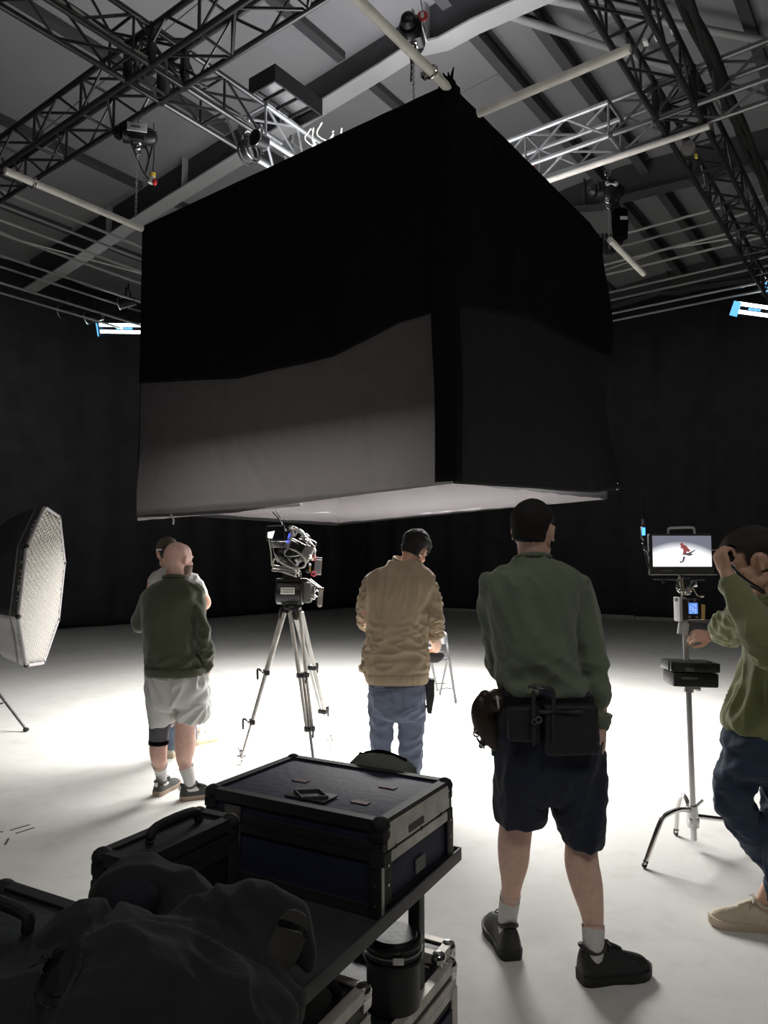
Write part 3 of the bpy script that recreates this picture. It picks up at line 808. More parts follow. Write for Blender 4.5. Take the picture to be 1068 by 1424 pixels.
# ================================================================ OCTAGONAL SOFTBOX ON THE LEFT
oc = thing('octagonal_softbox', 'octagonal softbox with white honeycomb grid at the left edge of the photo', 'softbox', Vector((-3.45, 7.1, 0)))
M['octa_grid'] = mat('octa_grid', (.46, .44, .41), .8)
M['octa_cell'] = mat('octa_cell', (.16, .155, .145), .9)
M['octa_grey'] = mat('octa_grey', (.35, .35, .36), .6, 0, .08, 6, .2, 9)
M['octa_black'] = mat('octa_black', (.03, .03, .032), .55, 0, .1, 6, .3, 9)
oC = Vector((-3.33, 7.1, 1.385)); oR = .80
# front plane normal: mostly towards +x, a little to the camera
oN = Vector((.98, .196, -.05)).normalized()
oU = (Vector((0, 0, 1)) - oN * oN.z).normalized(); oV = oN.cross(oU)
def oct_pts(c, r, off=0): return [c + (oU * math.cos(math.pi / 4 * k + off) + oV * math.sin(math.pi / 4 * k + off)) * r for k in range(8)]
front = oct_pts(oC, oR, .30); back = oct_pts(oC - oN * .72, .12, .30)
lip = oct_pts(oC + oN * .05, oR + .004, .30)
for k in range(8):
    j = (k + 1) % 8
    bm = BM(); n = 8; G = []
    for i in range(n + 1):
        row = []
        for m in range(n + 1):
            s, q = i / n, m / n
            p = front[k].lerp(front[j], s).lerp(back[k].lerp(back[j], s), q)
            bulge = math.sin(math.pi * q) * .13 - .03 * math.sin(math.pi * s)
            d = (p - (oC - oN * .72 * q)).normalized()
            row.append(bm.verts.new(p + d * bulge + d * .008 * noise.noise(p * 6)))
        G.append(row)
    for i in range(n):
        for m in range(n): bm.faces.new((G[i][m], G[i + 1][m], G[i + 1][m + 1], G[i][m + 1]))
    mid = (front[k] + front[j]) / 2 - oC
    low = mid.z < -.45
    o = obj('shell_panel', bm, M['octa_grey'] if low else M['octa_black'], oc, world=True, angle=60)  # lower panels greyed: floor bounce put into the shell colour
    if low: o['label'] = 'lower panel, painted grey for the floor light on it'
    o.modifiers.new('thickness', 'SOLIDIFY').thickness = .006
for k in range(8):
    bm = BM(); j = (k + 1) % 8
    cyl(bm, front[k] + oN * .02, front[j] + oN * .02, .016, seg=8); obj('rim_edge', bm, M['silk_hem'], oc, world=True)
    bm = BM(); ell(bm, front[k] + oN * .02, (.025, .025, .025), u=8, v=6); obj('rod_tip', bm, M['black_plastic'], oc, world=True)
# honeycomb grid: recessed cloth strips crossing
bm = BM(); N = 30
def inside(u, v, r):
    for k in range(8):
        an = math.pi / 4 * (k + .5) + .30
        if u * math.cos(an) + v * math.sin(an) > r * math.cos(math.pi / 8): return False
    return True
def clipline(d, off):
    # extent of the line off*n + t*d inside the octagon
    n = (-d[1], d[0]); ts = [t * .01 for t in range(-90, 91) if inside(n[0] * off + d[0] * t * .01, n[1] * off + d[1] * t * .01, oR - .02)]
    return (min(ts), max(ts)) if ts else None
for fam in range(3):
    an = fam * math.pi / 3 + .2; d = (math.cos(an), math.sin(an)); n = (-d[1], d[0])
    for i in range(-13, 14):
        off = i * .058
        c = clipline(d, off)
        if not c: continue
        S = 26; prev = None
        for s in range(S + 1):
            t = c[0] + (c[1] - c[0]) * s / S
            u, v = n[0] * off + d[0] * t, n[1] * off + d[1] * t
            sag = .03 * (1 - (u * u + v * v) / oR ** 2)
            p = oC + oU * u + oV * v + oN * (.03 - sag)
            a, b = bm.verts.new(p), bm.verts.new(p - oN * .045)
            if prev: bm.faces.new((prev[0], a, b, prev[1]))
            prev = (a, b)
g = obj('honeycomb_grid', bm, M['octa_grid'], oc, world=True); g['kind'] = 'stuff'
g.modifiers.new('thickness', 'SOLIDIFY').thickness = .006
bm = BM(); vs = [bm.verts.new(p - oN * .05) for p in oct_pts(oC, oR - .01, .30)]; bm.faces.new(vs)
r = bmesh.ops.extrude_face_region(bm, geom=bm.faces[:]); bmesh.ops.translate(bm, vec=-oN * .01, verts=[v for v in r['geom'] if isinstance(v, bmesh.types.BMVert)])
obj('front_diffuser', bm, M['octa_cell'], oc, world=True, smooth=False)
bm = BM(); cyl(bm, oC - oN * .66, oC - oN * .95, .09, .09, 20); torus(bm, oC - oN * .72, oN, .12, .015); obj('lamp_head', bm, M['black_metal'], oc, world=True)
# its stand
st = Vector((-4.05, 7.35, 0))
bm = BM(); cyl(bm, st + Vector((0, 0, .12)), st + Vector((0, 0, 1.38)), .018); cyl(bm, st + Vector((0, 0, .12)), st + Vector((0, 0, .72)), .026)
cyl(bm, st + Vector((0, 0, 1.36)), oC - oN * .8, .02); obj('stand_post', bm, M['alu'], oc, world=True)
for k in range(3):
    an = [-.38, 1.9, 3.9][k]; foot = st + Vector((math.cos(an) * .66, math.sin(an) * .66, .02))
    bm = BM(); cyl(bm, st + Vector((0, 0, .58)), foot, .014); cyl(bm, st + Vector((0, 0, .2)), st.lerp(foot, .55) + Vector((0, 0, .26 * .9)), .010)
    o = obj('leg', bm, M['alu'], oc, world=True)
    bm = BM(); ell(bm, foot, (.028, .028, .02)); obj('foot_cap', bm, M['rubber'], o, world=True)
bm = BM(); rings_to_mesh(bm, [sring(st + Vector((.12, -.05, z)), Vector((1, 0, 0)), Vector((0, 1, 0)), rx, .03) for z, rx in ((.40, .05), (.45, .075), (.6, .08), (.75, .055), (.82, .05))])
obj('strap_weight', bm, M['octa_grey'], oc, world=True)

# bodies for the added fill lamps, out of view behind the camera
for k, (a_, b_) in enumerate(FILL):
    t = thing('fill_lamp', ('added dim fill lamp out of view behind the camera, left one', 'added dim fill lamp out of view behind the camera, middle one', 'added dim fill lamp out of view behind the camera, right one')[k], 'lamp', rm(a_, b_, 8.2))
    d_ = (Vector((0, 4.5, .6)) - t.location).normalized()
    bm = BM(); cyl(bm, -d_ * .30, -d_ * .02, .25, .60, 24); obj('lamp_hood', bm, M['black_metal'], t)
    bm = BM(); cyl(bm, (0, 0, .25), (0, 0, zr(b_) - 8.2), .02); obj('drop_rod', bm, M['black_metal'], t)
# ================================================================ CINEMA CAMERA ON TRIPOD
TY = 6.1
tr = thing('tripod', 'tall silver two-stage tripod carrying the cinema camera', 'tripod', Vector((atY(408, 820, TY).x, TY, 0)))
hub = atY(406, 848, TY)                       # top of the legs
feet = [atz(336, 1062, 0), atz(462, 1092, 0.0), atz(450, 1043, 0)]
feet[1] = Vector((-.53, 5.66, 0)); feet[2] = Vector((-.47, 6.50, 0))
ux = Vector((1, 0, 0))
for k, ft in enumerate(feet):
    ft = ft + Vector((0, 0, .05))
    out = (ft - hub); out.z = 0; out.normalize(); sd = Vector((-out.y, out.x, 0))
    top = hub + out * .07 + Vector((0, 0, -.02)); d = ft - top
    mid = top + d * .42; low = top + d * .76
    bm = BM()
    for s in (-1, 1): cyl(bm, top + sd * s * .045, mid + sd * s * .028 + d * .02, .017, seg=10)
    leg = obj('leg', bm, M['alu_dull'], tr, world=True)
    bm = BM()
    for s in (-1, 1): cyl(bm, mid + sd * s * .03 - d * .03, low + sd * s * .025, .0125, seg=10)
    obj('lower_tube', bm, M['alu_dull'], leg, world=True)
    bm = BM(); cyl(bm, mid - d * .02, ft, .0125, seg=10); obj('inner_tube', bm, M['alu'], leg, world=True)
    for nm, p, sx in (('upper_clamp', mid, .10), ('lower_clamp', low, .085)):
        bm = BM(); box(bm, p, (sx, .045, .04), Matrix((sd, sd.cross(Vector((0, 0, 1))), Vector((0, 0, 1)))).transposed(), .008)
        tube(bm, [p + out * .03, p + out * .07 + Vector((0, 0, .03)), p + out * .07 + Vector((0, 0, -.05))], .009, 7, 3)
        obj(nm, bm, M['black_metal'], leg, world=True)
    bm = BM(); tube(bm, [ft + Vector((0, 0, .05)), ft + Vector((0, 0, .0))], [.02, .014], 10, 2); cyl(bm, ft + Vector((-.035, 0, .01)), ft + Vector((.035, 0, .01)), .009)
    cyl(bm, ft - Vector((0, 0, .02)), ft - Vector((0, 0, .05)), .012, .003)
    cyl(bm, ft + Vector((0, .0, .01)), ft + Vector((-.03, 0, .08)), .005)
    obj('foot', bm, M['alu_dull'], leg, world=True)
bm = BM()
for k, ft in enumerate(feet):
    out = (ft - hub); out.z = 0; out.normalize()
    tube(bm, [hub + out * .02, hub + out * .07 + Vector((0, 0, .0)), hub + out * .085 + Vector((0, 0, -.06))], [.04, .035, .028], 10, 3)
torus(bm, hub + Vector((0, 0, .02)), (0, 0, 1), .06, .022, 24, 8)
cyl(bm, hub + Vector((0, 0, -.03)), hub + Vector((0, 0, .03)), .06, .065, 20)
obj('crown', bm, M['black_metal'], tr, world=True)
bm = BM(); box(bm, hub + Vector((.01, -.085, -.005)), (.05, .01, .025), None, .003); obj('crown_badge', bm, M['alu'], tr, world=True)

hd = thing('fluid_head', 'black round-bodied fluid head with pale label on top of the silver tripod', 'tripod head', hub + Vector((0, 0, .045)))
bm = BM(); tube(bm, [(0, 0, -.01), (0, 0, .03)], [.075, .05], 18, 2); cyl(bm, (-.115, 0, .10), (.085, 0, .10), .098, seg=28)
torus(bm, (-.115, 0, .10), (1, 0, 0), .085, .014); torus(bm, (.085, 0, .10), (1, 0, 0), .09, .014); box(bm, (-.01, 0, .02), (.15, .12, .05), None, .02)
obj('head_body', bm, M['black_plastic'], hd)
bm = BM(); box(bm, (.13, 0, .10), (.07, .13, .17), None, .02); cyl(bm, (.16, -.0, .11), (.19, 0, .11), .045, seg=20); obj('tilt_drum', bm, M['steel_dark'], hd)
bm = BM(); torus(bm, (.205, 0, .09), (0, 1, 0), .028, .006, 4, 6); cyl(bm, (.16, -.05, .06), (.2, -.06, .05), .01); obj('lock_lever', bm, M['chrome'], hd)
bm = BM(); box(bm, (-.025, -.099, .115), (.115, .006, .055), None, .002); lb = obj('label', bm, M['label_white'], hd)
bm = BM()
random.seed(9)
for row in range(2):
    x = -.07
    while x < .02:
        wd = .004 + .006 * random.random(); box(bm, (x + wd / 2, -.1035, .127 - .022 * row), (wd, .002, .007)); x += wd + .003
obj('lettering', bm, M['ink'], lb, smooth=False)
bm = BM(); box(bm, (0, 0, .205), (.26, .11, .022), None, .004); box(bm, (.0, 0, .185), (.12, .09, .03), None, .004); box(bm, (.0, 0, .235), (.15, .08, .05), None, .006); obj('camera_plate', bm, M['black_metal'], hd)
bm = BM()
for x in (-.07, -.045, -.02, .005, .03): cyl(bm, (x, -.076, .05), (x, -.083, .05), .005)
obj('bolt', bm, M['chrome'], hd)
bm = BM(); cyl(bm, (.13, .02, .20), (.235, -.03, .13), .009); cyl(bm, (.15, .0, .21), (.245, -.045, .14), .006); box(bm, (.245, -.04, .125), (.045, .03, .03), None, .004); obj('pan_bar', bm, M['chrome'], hd)
bm = BM(); tube(bm, [(.243, -.045, .12), (.235, -.045, .0)], [.021, .023], 14, 2); obj('hand_grip', bm, mat('grip_grey', (.28, .27, .26), .8, 0, .1, 30, .3, 200), hd)

cb = thing('cinema_camera', 'cinema camera with monitor, cables and accessories on the tripod head', 'camera', hub + Vector((0, 0, .262)))
def Lc(px, py, dy=0):    # camera-unit local point from the photo
    return atY(px, py, TY + dy) - Vector(cb.location)
tilt = Euler((0, R(28), 0)).to_matrix()      # body seen leaning back to the right
bm = BM(); box(bm, Lc(409, 768, .02), (.15, .20, .20), tilt, .012); box(bm, Lc(402, 765, -.1), (.09, .05, .17), tilt, .01)
obj('camera_body', bm, M['black_plastic'], cb)
bm = BM()
for i in range(7): box(bm, Lc(414 + 2.2 * i - 6, 760, -.125) + Vector((0, 0, 0)), (.005, .01, .12), tilt)
obj('vent_ribs', bm, M['black_metal'], cb, smooth=False)
bm = BM(); box(bm, Lc(427, 770, -.06), (.075, .13, .14), tilt, .01); obj('battery', bm, mat('battery_grey', (.22, .22, .23), .5), cb)
# rear monitor with sun hood, screen showing the bright set
mc = Lc(383, 741, -.10); mr = Euler((R(8), R(-3), R(8))).to_matrix()
bm = BM(); box(bm, mc, (.155, .022, .125), mr, .006); mo = obj('monitor_housing', bm, M['black_plastic'], cb)
bm = BM(); box(bm, mc + mr @ Vector((0, -.0125, 0)), (.140, .002, .108), mr); scr = obj('screen', bm, mat('screen_black', (.01, .012, .016), .15), mo, smooth=False)
bm = BM(); prism(bm, [(-.066, -.036), (-.028, -.046), (-.004, .018), (-.062, .010)], .0, .0015, Matrix.Translation(mc + mr @ Vector((0, -.0145, 0))) @ mr.to_4x4() @ Matrix.Rotation(math.pi / 2, 4, 'X'))
obj('bright_picture', bm, mat('screen_white', (.8, .82, .85), .4, emit=(.95, .98, 1), estr=1.0), mo, smooth=False)
bm = BM(); box(bm, mc + mr @ Vector((0, -.014, .058)), (.12, .003, .006), mr); obj('top_bezel', bm, M['alu'], mo, smooth=False)
bm = BM(); tube(bm, [Lc(394, 732, -.05), Lc(388, 722, -.05), Lc(379, 712, -.05)], [.006, .005, .004], 8, 3); obj('antenna', bm, M['black_plastic'], cb)
bm = BM(); box(bm, Lc(402, 752, -.12), (.035, .05, .17), Euler((0, R(18), 0)).to_matrix(), .012); obj('side_module', bm, mat('module_grey', (.25, .25, .27), .4), cb)
bm = BM(); box(bm, Lc(402, 745, -.148), (.012, .006, .04), Euler((0, R(18), 0)).to_matrix()); box(bm, Lc(400, 753, -.148), (.02, .006, .02)); obj('status_light', bm, mat('blue_led', (.05, .06, .6), .4, emit=(.08, .12, 1), estr=1.5), cb, smooth=False)
# lens, matte box, rails, follow focus
bm = BM(); cyl(bm, Lc(404, 770, .1), Lc(404, 770, .30), .055, .06, 24); torus(bm, Lc(404, 770, .2), (0, 1, 0), .06, .008); obj('lens', bm, M['black_plastic'], cb)
bm = BM(); box(bm, Lc(404, 770, .36), (.20, .08, .15), None, .006); obj('matte_box', bm, M['black_plastic'], cb)
bm = BM()
for s in (-.05, .05): cyl(bm, Lc(400, 793, -.16) + Vector((s, 0, 0)), Lc(400, 793, .38) + Vector((s, 0, 0)), .0075)
obj('support_rods', bm, M['alu'], cb)
bm = BM(); box(bm, Lc(396, 794, -.07), (.19, .20, .02), Euler((0, R(6), 0)).to_matrix(), .004); box(bm, Lc(393, 790, -.16), (.16, .02, .028), Euler((0, R(10), 0)).to_matrix(), .004); obj('base_plate', bm, M['alu'], cb)
bm = BM(); box(bm, Lc(394, 757, -.02), (.10, .05, .05), None, .01); box(bm, Lc(384, 757, -.05), (.09, .03, .05), None, .006); obj('viewfinder_bracket', bm, mat('bracket_grey', (.32, .32, .32), .4, .5), cb)
bm = BM(); tube(bm, [Lc(392, 768, -.1), Lc(394, 765, -.15)], [.035, .028], 14, 2); obj('eyepiece', bm, M['rubber'], cb)
# top handle and rosette knobs
bm = BM(); tube(bm, [Lc(398, 737, .05), Lc(406, 733, .02), Lc(420, 742, .0), Lc(432, 756, .0), Lc(438, 766, .0)], [.012, .014, .014, .014, .012], 10, 4); obj('top_handle', bm, M['alu_dull'], cb)
random.seed(21)
for k in range(16):
    px = 402 + 34 * k / 15 + random.uniform(-3, 3); py = 735 + 26 * k / 15 + random.uniform(-5, 4)
    bm = BM(); p = Lc(px, py, -.12 + .12 * random.random()); d = Vector((random.uniform(-1, 1), random.uniform(-1, .2), random.uniform(-1, 1))).normalized()
    cyl(bm, p - d * .014, p + d * .014, random.uniform(.008, .014), seg=10); cyl(bm, p + d * .014, p + d * .022, .005, seg=8)
    obj('knob', bm, M['chrome'] if k % 3 else M['black_metal'], cb)
for k in range(8):
    bm = BM(); p = Lc(420 + random.uniform(-8, 16), 788 + random.uniform(-14, 10), -.1 - .05 * random.random())
    box(bm, p, (.03, .03, .022), Euler((random.random(), random.random(), random.random())).to_matrix(), .004)
    obj('connector', bm, M['alu'] if k % 2 else M['black_metal'], cb)
# right-hand small receiver panel in a red-clamped frame
bm = BM(); box(bm, Lc(442, 788, -.02), (.055, .03, .12), Euler((0, R(6), 0)).to_matrix(), .004); rp_ = obj('receiver_box', bm, mat('receiver_grey', (.20, .23, .26), .35), cb)
bm = BM()
for z in (776, 798): torus(bm, Lc(436, z, -.06), (0, 1, 0), .018, .007, 16, 6)
obj('red_clamp', bm, mat('clamp_red', (.55, .04, .08), .35, .2), cb)
bm = BM(); box(bm, Lc(431, 790, -.05), (.014, .01, .07)); obj('yellow_block', bm, mat('block_yellow', (.45, .33, .05), .5), cb)
bm = BM(); f0 = [Lc(448, 776, -.03), Lc(446, 799, -.03), Lc(438, 799, -.03), Lc(440, 775, -.03)]
for i in range(4): cyl(bm, f0[i], f0[(i + 1) % 4], .003)
obj('receiver_frame', bm, M['chrome'], rp_)
# looping cables (olive-white)
cables = [([(403, 763), (414, 768), (424, 778), (423, 788), (408, 790), (392, 783), (382, 777), (379, 788)], .009, 'cable_pale', -.16),
          ([(384, 772), (392, 784), (404, 789), (414, 794), (416, 801)], .008, 'cable_pale', -.17),
          ([(374, 750), (377, 770), (378, 786)], .007, 'cable_pale', -.13), ([(378, 752), (381, 768), (386, 782)], .005, 'alu', -.13),
          ([(397, 765), (396, 772), (404, 774), (416, 772)], .006, 'alu', -.17), ([(430, 752), (437, 764), (438, 776)], .007, 'cable_pale', -.06),
          ([(400, 776), (408, 784), (416, 792), (410, 800)], .007, 'alu', -.17), ([(426, 742), (431, 748), (428, 756), (421, 752)], .006, 'chrome', -.12),
          ([(412, 735), (420, 738), (424, 746), (416, 748)], .006, 'chrome', -.12), ([(432, 750), (440, 756), (434, 764)], .006, 'chrome', -.1),
          ([(384, 792), (400, 798), (412, 802)], .008, 'alu', -.16)]
for pts, r_, mt, dy in cables:
    bm = BM(); tube(bm, [Lc(x, y, dy + .012 * math.sin(i * 2)) for i, (x, y) in enumerate(pts)], r_ * .8, 8, 5)
    obj('cable', bm, M[mt], cb)

# ================================================================ C-STAND WITH MONITOR
SY = 4.22
sb = atY(963, 1135, SY)
cs = thing('stand', 'chrome three-legged light stand holding the monitor, right of the tall man', 'stand', Vector((sb.x, SY, 0)))
P = lambda px, py, dy=0: atY(px, py, SY + dy)
bm = BM(); cyl(bm, P(965, 1168), P(957, 960), .0175, seg=16); obj('lower_column', bm, M['alu'], cs, world=True)
bm = BM(); cyl(bm, P(957, 962), P(950, 830), .0145, seg=16); obj('upper_column', bm, M['steel_grey'], cs, world=True)
bm = BM(); cyl(bm, P(950, 832), P(945, 795), .010, seg=12); obj('top_spigot', bm, M['chrome'], cs, world=True)
bm = BM(); cyl(bm, P(958, 953), P(957.5, 962), .027, seg=16); cyl(bm, P(958, 957), P(958, 957) + Vector((.05, -.01, 0)), .012); box(bm, P(970, 957), (.03, .03, .03), None, .006); obj('column_collar', bm, M['alu'], cs, world=True)
bm = BM(); cyl(bm, P(951, 866), P(949, 882), .03, seg=18); cyl(bm, P(951, 862), P(951, 866), .024, seg=18); obj('middle_collar', bm, M['steel_grey'], cs, world=True)
bm = BM(); cyl(bm, P(962, 1120), P(964, 1150), .032, seg=18); box(bm, P(963, 1140), (.06, .06, .03), None, .008); cyl(bm, P(966, 1122), P(977, 1112), .01); obj('base_casting', bm, M['alu'], cs, world=True)
def cleg(pts, lab=None):
    bm = BM(); tube(bm, pts, .0135, 12, 5); o = obj('leg', bm, M['chrome'], cs, world=True)
    bm = BM(); tube(bm, [pts[-1] + (pts[-2] - pts[-1]).normalized() * .02, pts[-1]], .0155, 10, 2); obj('foot_cap', bm, M['rubber'], o, world=True)
fl = atz(896, 1203, .015); hubp = P(962, 1127)
cleg([hubp, atY(945, 1126, 4.12), atY(927, 1133, 4.02), atY(918, 1144, fl.y + .03), fl])
fb = atz(940, 1158, .015); cleg([hubp + Vector((0, 0, -.02)), hubp.lerp(fb, .45) + Vector((0, 0, .14)), fb + Vector((.01, -.02, .16)), fb])
fr = atz(1030, 1165, .015); cleg([hubp + Vector((0, 0, -.03)), atY(985, 1137, 4.25), atY(1012, 1141, 4.28), atY(1025, 1148, fr.y), fr])
# bracket clamp and clutter under the monitor
bm = BM(); box(bm, P(953, 815), (.05, .04, .10), None, .008); tube(bm, [P(943, 806), P(942, 818), P(948, 826)], .008, 8, 4); tube(bm, [P(946, 820, -.03), P(952, 826, -.03), P(958, 818, -.03), P(963, 817, -.03), P(970, 828, -.03), P(978, 829, -.03)], .006, 8, 4)
tube(bm, [P(958, 819, -.02), P(966, 812, -.02)], .022, 8, 2); obj('bracket', bm, M['chrome'], cs, world=True)
mn = thing('monitor', 'monitor on the chrome stand showing a small red figure on a white floor', 'monitor', P(946, 797))
S_ = lambda px, py, dy=0: P(px, py, dy) - Vector(mn.location)
bm = BM(); box(bm, (S_(905, 743) + S_(994, 799)) / 2 + Vector((0, .0, 0)), (S_(994, 0).x - S_(904, 0).x, .035, S_(0, 742).z - S_(0, 799).z), None, .008); mh = obj('housing', bm, M['black_plastic'], mn)
bm = BM(); p, q = S_(907, 745, -.019), S_(990, 788, -.019); box(bm, (p + q) / 2, (q.x - p.x, .002, p.z - q.z))
# screen picture: dark top, bright floor with soft oval horizon
ms = bpy.data.materials.new('screen_picture'); ms.use_nodes = True; nt = ms.node_tree; bs_ = nt.nodes['Principled BSDF']
tc = nt.nodes.new('ShaderNodeTexCoord'); sep = nt.nodes.new('ShaderNodeSeparateXYZ'); nt.links.new(tc.outputs['Generated'], sep.inputs[0])
ma = nt.nodes.new('ShaderNodeMath'); ma.operation = 'SUBTRACT'; nt.links.new(sep.outputs['X'], ma.inputs[0]); ma.inputs[1].default_value = .45
mb = nt.nodes.new('ShaderNodeMath'); mb.operation = 'POWER'; nt.links.new(ma.outputs[0], mb.inputs[0]); mb.inputs[1].default_value = 2
mc_ = nt.nodes.new('ShaderNodeMath'); mc_.operation = 'MULTIPLY_ADD'; nt.links.new(mb.outputs[0], mc_.inputs[0]); mc_.inputs[1].default_value = .9; nt.links.new(sep.outputs['Z'], mc_.inputs[2])
rp2 = nt.nodes.new('ShaderNodeValToRGB'); e = rp2.color_ramp.elements
e[0].position = .58; e[0].color = (.92, .93, .95, 1); e[1].position = .82; e[1].color = (.16, .16, .21, 1)
nt.links.new(mc_.outputs[0], rp2.inputs[0]); nt.links.new(rp2.outputs[0], bs_.inputs['Emission Color']); bs_.inputs['Emission Strength'].default_value = 1.15; bs_.inputs['Base Color'].default_value = (.01, .01, .01, 1)
scn = obj('screen', bm, ms, mn, smooth=False)
red = mat('screen_red', (.1, .02, .02), .5, emit=(.30, .07, .07), estr=1); dk = mat('screen_dark', (.05, .05, .05), .5, emit=(.08, .07, .09), estr=1)
def flat(pts, name, m):
    bm = BM(); vs = [bm.verts.new(S_(x, y, -.0205)) for x, y in pts]; bm.faces.new(vs)
    r = bmesh.ops.extrude_face_region(bm, geom=bm.faces[:]); bmesh.ops.translate(bm, vec=(0, -.0006, 0), verts=[v for v in r['geom'] if isinstance(v, bmesh.types.BMVert)])
    obj(name, bm, m, scn, smooth=False)
flat([(945.5, 757), (947, 755), (949.5, 755), (950.5, 757.5), (954, 758.5), (956.5, 762), (960, 765.5), (957, 768), (955, 766.5), (954.5, 770), (949.5, 770.5), (950.5, 765.5), (948.5, 762), (946.5, 763.5), (947, 759)], 'picture_figure', red)
flat([(947, 771), (950, 770.3), (957, 769), (966.5, 764.5), (967, 765.5), (961, 769.5), (964, 771.5), (958, 773), (955, 772)], 'picture_prop', dk)
flat([(950, 774), (953, 774), (951, 781), (946, 783), (945, 781), (949, 780)], 'picture_leg', dk)
bm = BM(); p, q = S_(905, 789, -.019), S_(993, 799, -.019); box(bm, (p + q) / 2, (q.x - p.x, .004, p.z - q.z)); lowb = obj('lower_bezel', bm, mat('bezel', (.06, .06, .05), .35), mn, smooth=False)
bm = BM()
for i in range(7): box(bm, S_(921.5 + i * 2.2, 793.5, -.022), (.006, .001, .006))
obj('lettering', bm, M['alu'], lowb, smooth=False)
bm = BM(); tube(bm, [S_(929, 742), S_(930, 735), S_(938, 734), (S_(960, 733.5)), S_(965, 735), S_(966, 742)], .007, 8, 3); obj('carry_handle', bm, M['steel_grey'], mn)
bm = BM(); cyl(bm, S_(909, 805), S_(980, 806), .004); cyl(bm, S_(923, 806), S_(923, 812), .008); cyl(bm, S_(967, 806), S_(965, 811), .008); obj('lower_rail', bm, M['black_metal'], mn)
bm = BM(); cyl(bm, S_(905, 802), S_(893, 752), .004); obj('side_arm', bm, M['black_metal'], mn)
vt = thing('video_receiver', 'slim wireless receiver with blue light on an arm left of the monitor', 'receiver', P(896, 745))
V_ = lambda px, py, dy=0: P(px, py, dy) - Vector(vt.location)
bm = BM(); box(bm, V_(895.5, 741), (.03, .03, .075), None, .005); box(bm, V_(897, 755), (.022, .02, .05), None, .004); obj('body', bm, M['black_plastic'], vt)
bm = BM(); box(bm, V_(895, 739, -.017), (.018, .003, .045)); obj('blue_light', bm, mat('rx_blue', (.05, .2, .6), .4, emit=(.08, .4, 1), estr=2.2), vt, smooth=False)
bm = BM(); cyl(bm, V_(894.5, 731), V_(894, 716), .0075, .006); cyl(bm, V_(894, 716), V_(894, 692), .004); obj('antenna', bm, M['black_plastic'], vt)
bm = BM(); cyl(bm, V_(894.5, 730), V_(894, 722), .009); obj('antenna_collar', bm, M['alu'], vt)
bm = BM(); tube(bm, [V_(894, 756), V_(898, 760), V_(896, 764), V_(900, 768), V_(904, 778)], .006, 8, 4); obj('mount', bm, M['chrome'], vt)
bt = thing('battery_unit', 'black control unit with glowing blue display clamped to the stand under the monitor', 'control unit', P(957, 847))
B_ = lambda px, py, dy=0: P(px, py, dy) - Vector(bt.location)
bm = BM(); box(bm, B_(958, 847), (.12, .07, .12), None, .01); obj('body', bm, M['black_plastic'], bt)
bm = BM(); box(bm, B_(943, 847), (.018, .09, .14), None, .006); box(bm, B_(940, 834, -.05), (.02, .02, .02), None, .004); obj('side_plate', bm, M['steel_grey'], bt)
bm = BM(); box(bm, B_(964, 846, -.037), (.050, .004, .062)); dsp = obj('display', bm, mat('disp_blue', (.05, .1, .3), .4, emit=(.12, .27, .75), estr=1.1), bt, smooth=False)
bm = BM()
for r_ in range(6):
    for c_ in range(3):
        if (r_ * 3 + c_) % 4: box(bm, B_(960.5 + c_ * 3.4, 841 + r_ * 2.2, -.0395), (.009, .001, .004))
obj('lettering', bm, mat('disp_txt', (.3, .4, .6), .4, emit=(.45, .6, .95), estr=1), dsp, smooth=False)
bm = BM()
for x, y in ((957, 836), (966, 835), (959, 858), (969, 858)): box(bm, B_(x, y, -.037), (.012, .004, .012))
obj('button', bm, M['alu'], bt, smooth=False)
bm = BM(); box(bm, B_(975.5, 851, -.01), (.026, .05, .09), Euler((0, .06, 0)).to_matrix(), .01); obj('amber_battery', bm, mat('amber', (.62, .42, .16), .35), bt)
cs2 = thing('case', 'small black hard case strapped to the chrome stand', 'case', P(960, 953))
C_ = lambda px, py, dy=0: P(px, py, dy) - Vector(cs2.location)
rc = Euler((0, R(2), 0)).to_matrix()
bm = BM(); box(bm, C_(960, 943, -.03), (.255, .16, .080), rc, .012); obj('case_base', bm, M['black_plastic'], cs2)
bm = BM(); box(bm, C_(959, 925.5, -.03), (.275, .175, .055), rc, .012)
for x in (930, 934, 938, 984, 988): box(bm, C_(x, 926, -.12), (.010, .012, .05), rc, .003)
obj('case_lid', bm, M['black_plastic'], cs2)
bm = BM(); box(bm, C_(959, 931, -.12), (.05, .012, .02), rc, .004); box(bm, C_(959, 943, -.112), (.09, .01, .015), rc, .004); obj('latch', bm, M['steel_dark'], cs2)

# ================================================================ FOLDING CHAIR
CY = 8.5
ch = thing('folding_chair', 'grey metal folding chair on the bright floor behind the man in the tan jacket', 'chair', Vector((atY(612, 900, CY).x, CY, 0)))
K = lambda px, py, dy=0: atY(px, py, CY + dy)
greym = mat('chair_grey', (.09, .09, .095), .4, .3, .08, 10)
fa, fb_, ra, rb = atz(612, 964, .02), atz(634, 977, .02), atz(591, 968, .02), atz(606, 985, .02)
bm = BM(); tube(bm, [fb_, K(625, 920, -.2), K(621, 892, -.14), K(618, 880, -.1), K(600, 879, .2), K(596, 884, .25), K(600, 920, .22), ra + Vector((.18, .42, 0))], .016, 10, 5); obj('front_frame', bm, greym, ch, world=True)
for p, q in ((atz(612, 964, .02), K(622, 918, -.02)), (atz(589, 962, .02), K(597, 915, .3))):
    bm = BM(); cyl(bm, p, q, .014); lg = obj('leg', bm, greym, ch, world=True)
    bm = BM(); ell(bm, p, (.016, .016, .018), u=8, v=6); obj('foot_cap', bm, M['rubber'], lg, world=True)
bm = BM(); q = [K(623, 918, -.25), K(622, 914, .10), K(590, 913, .25), K(588, 918, -.12)]
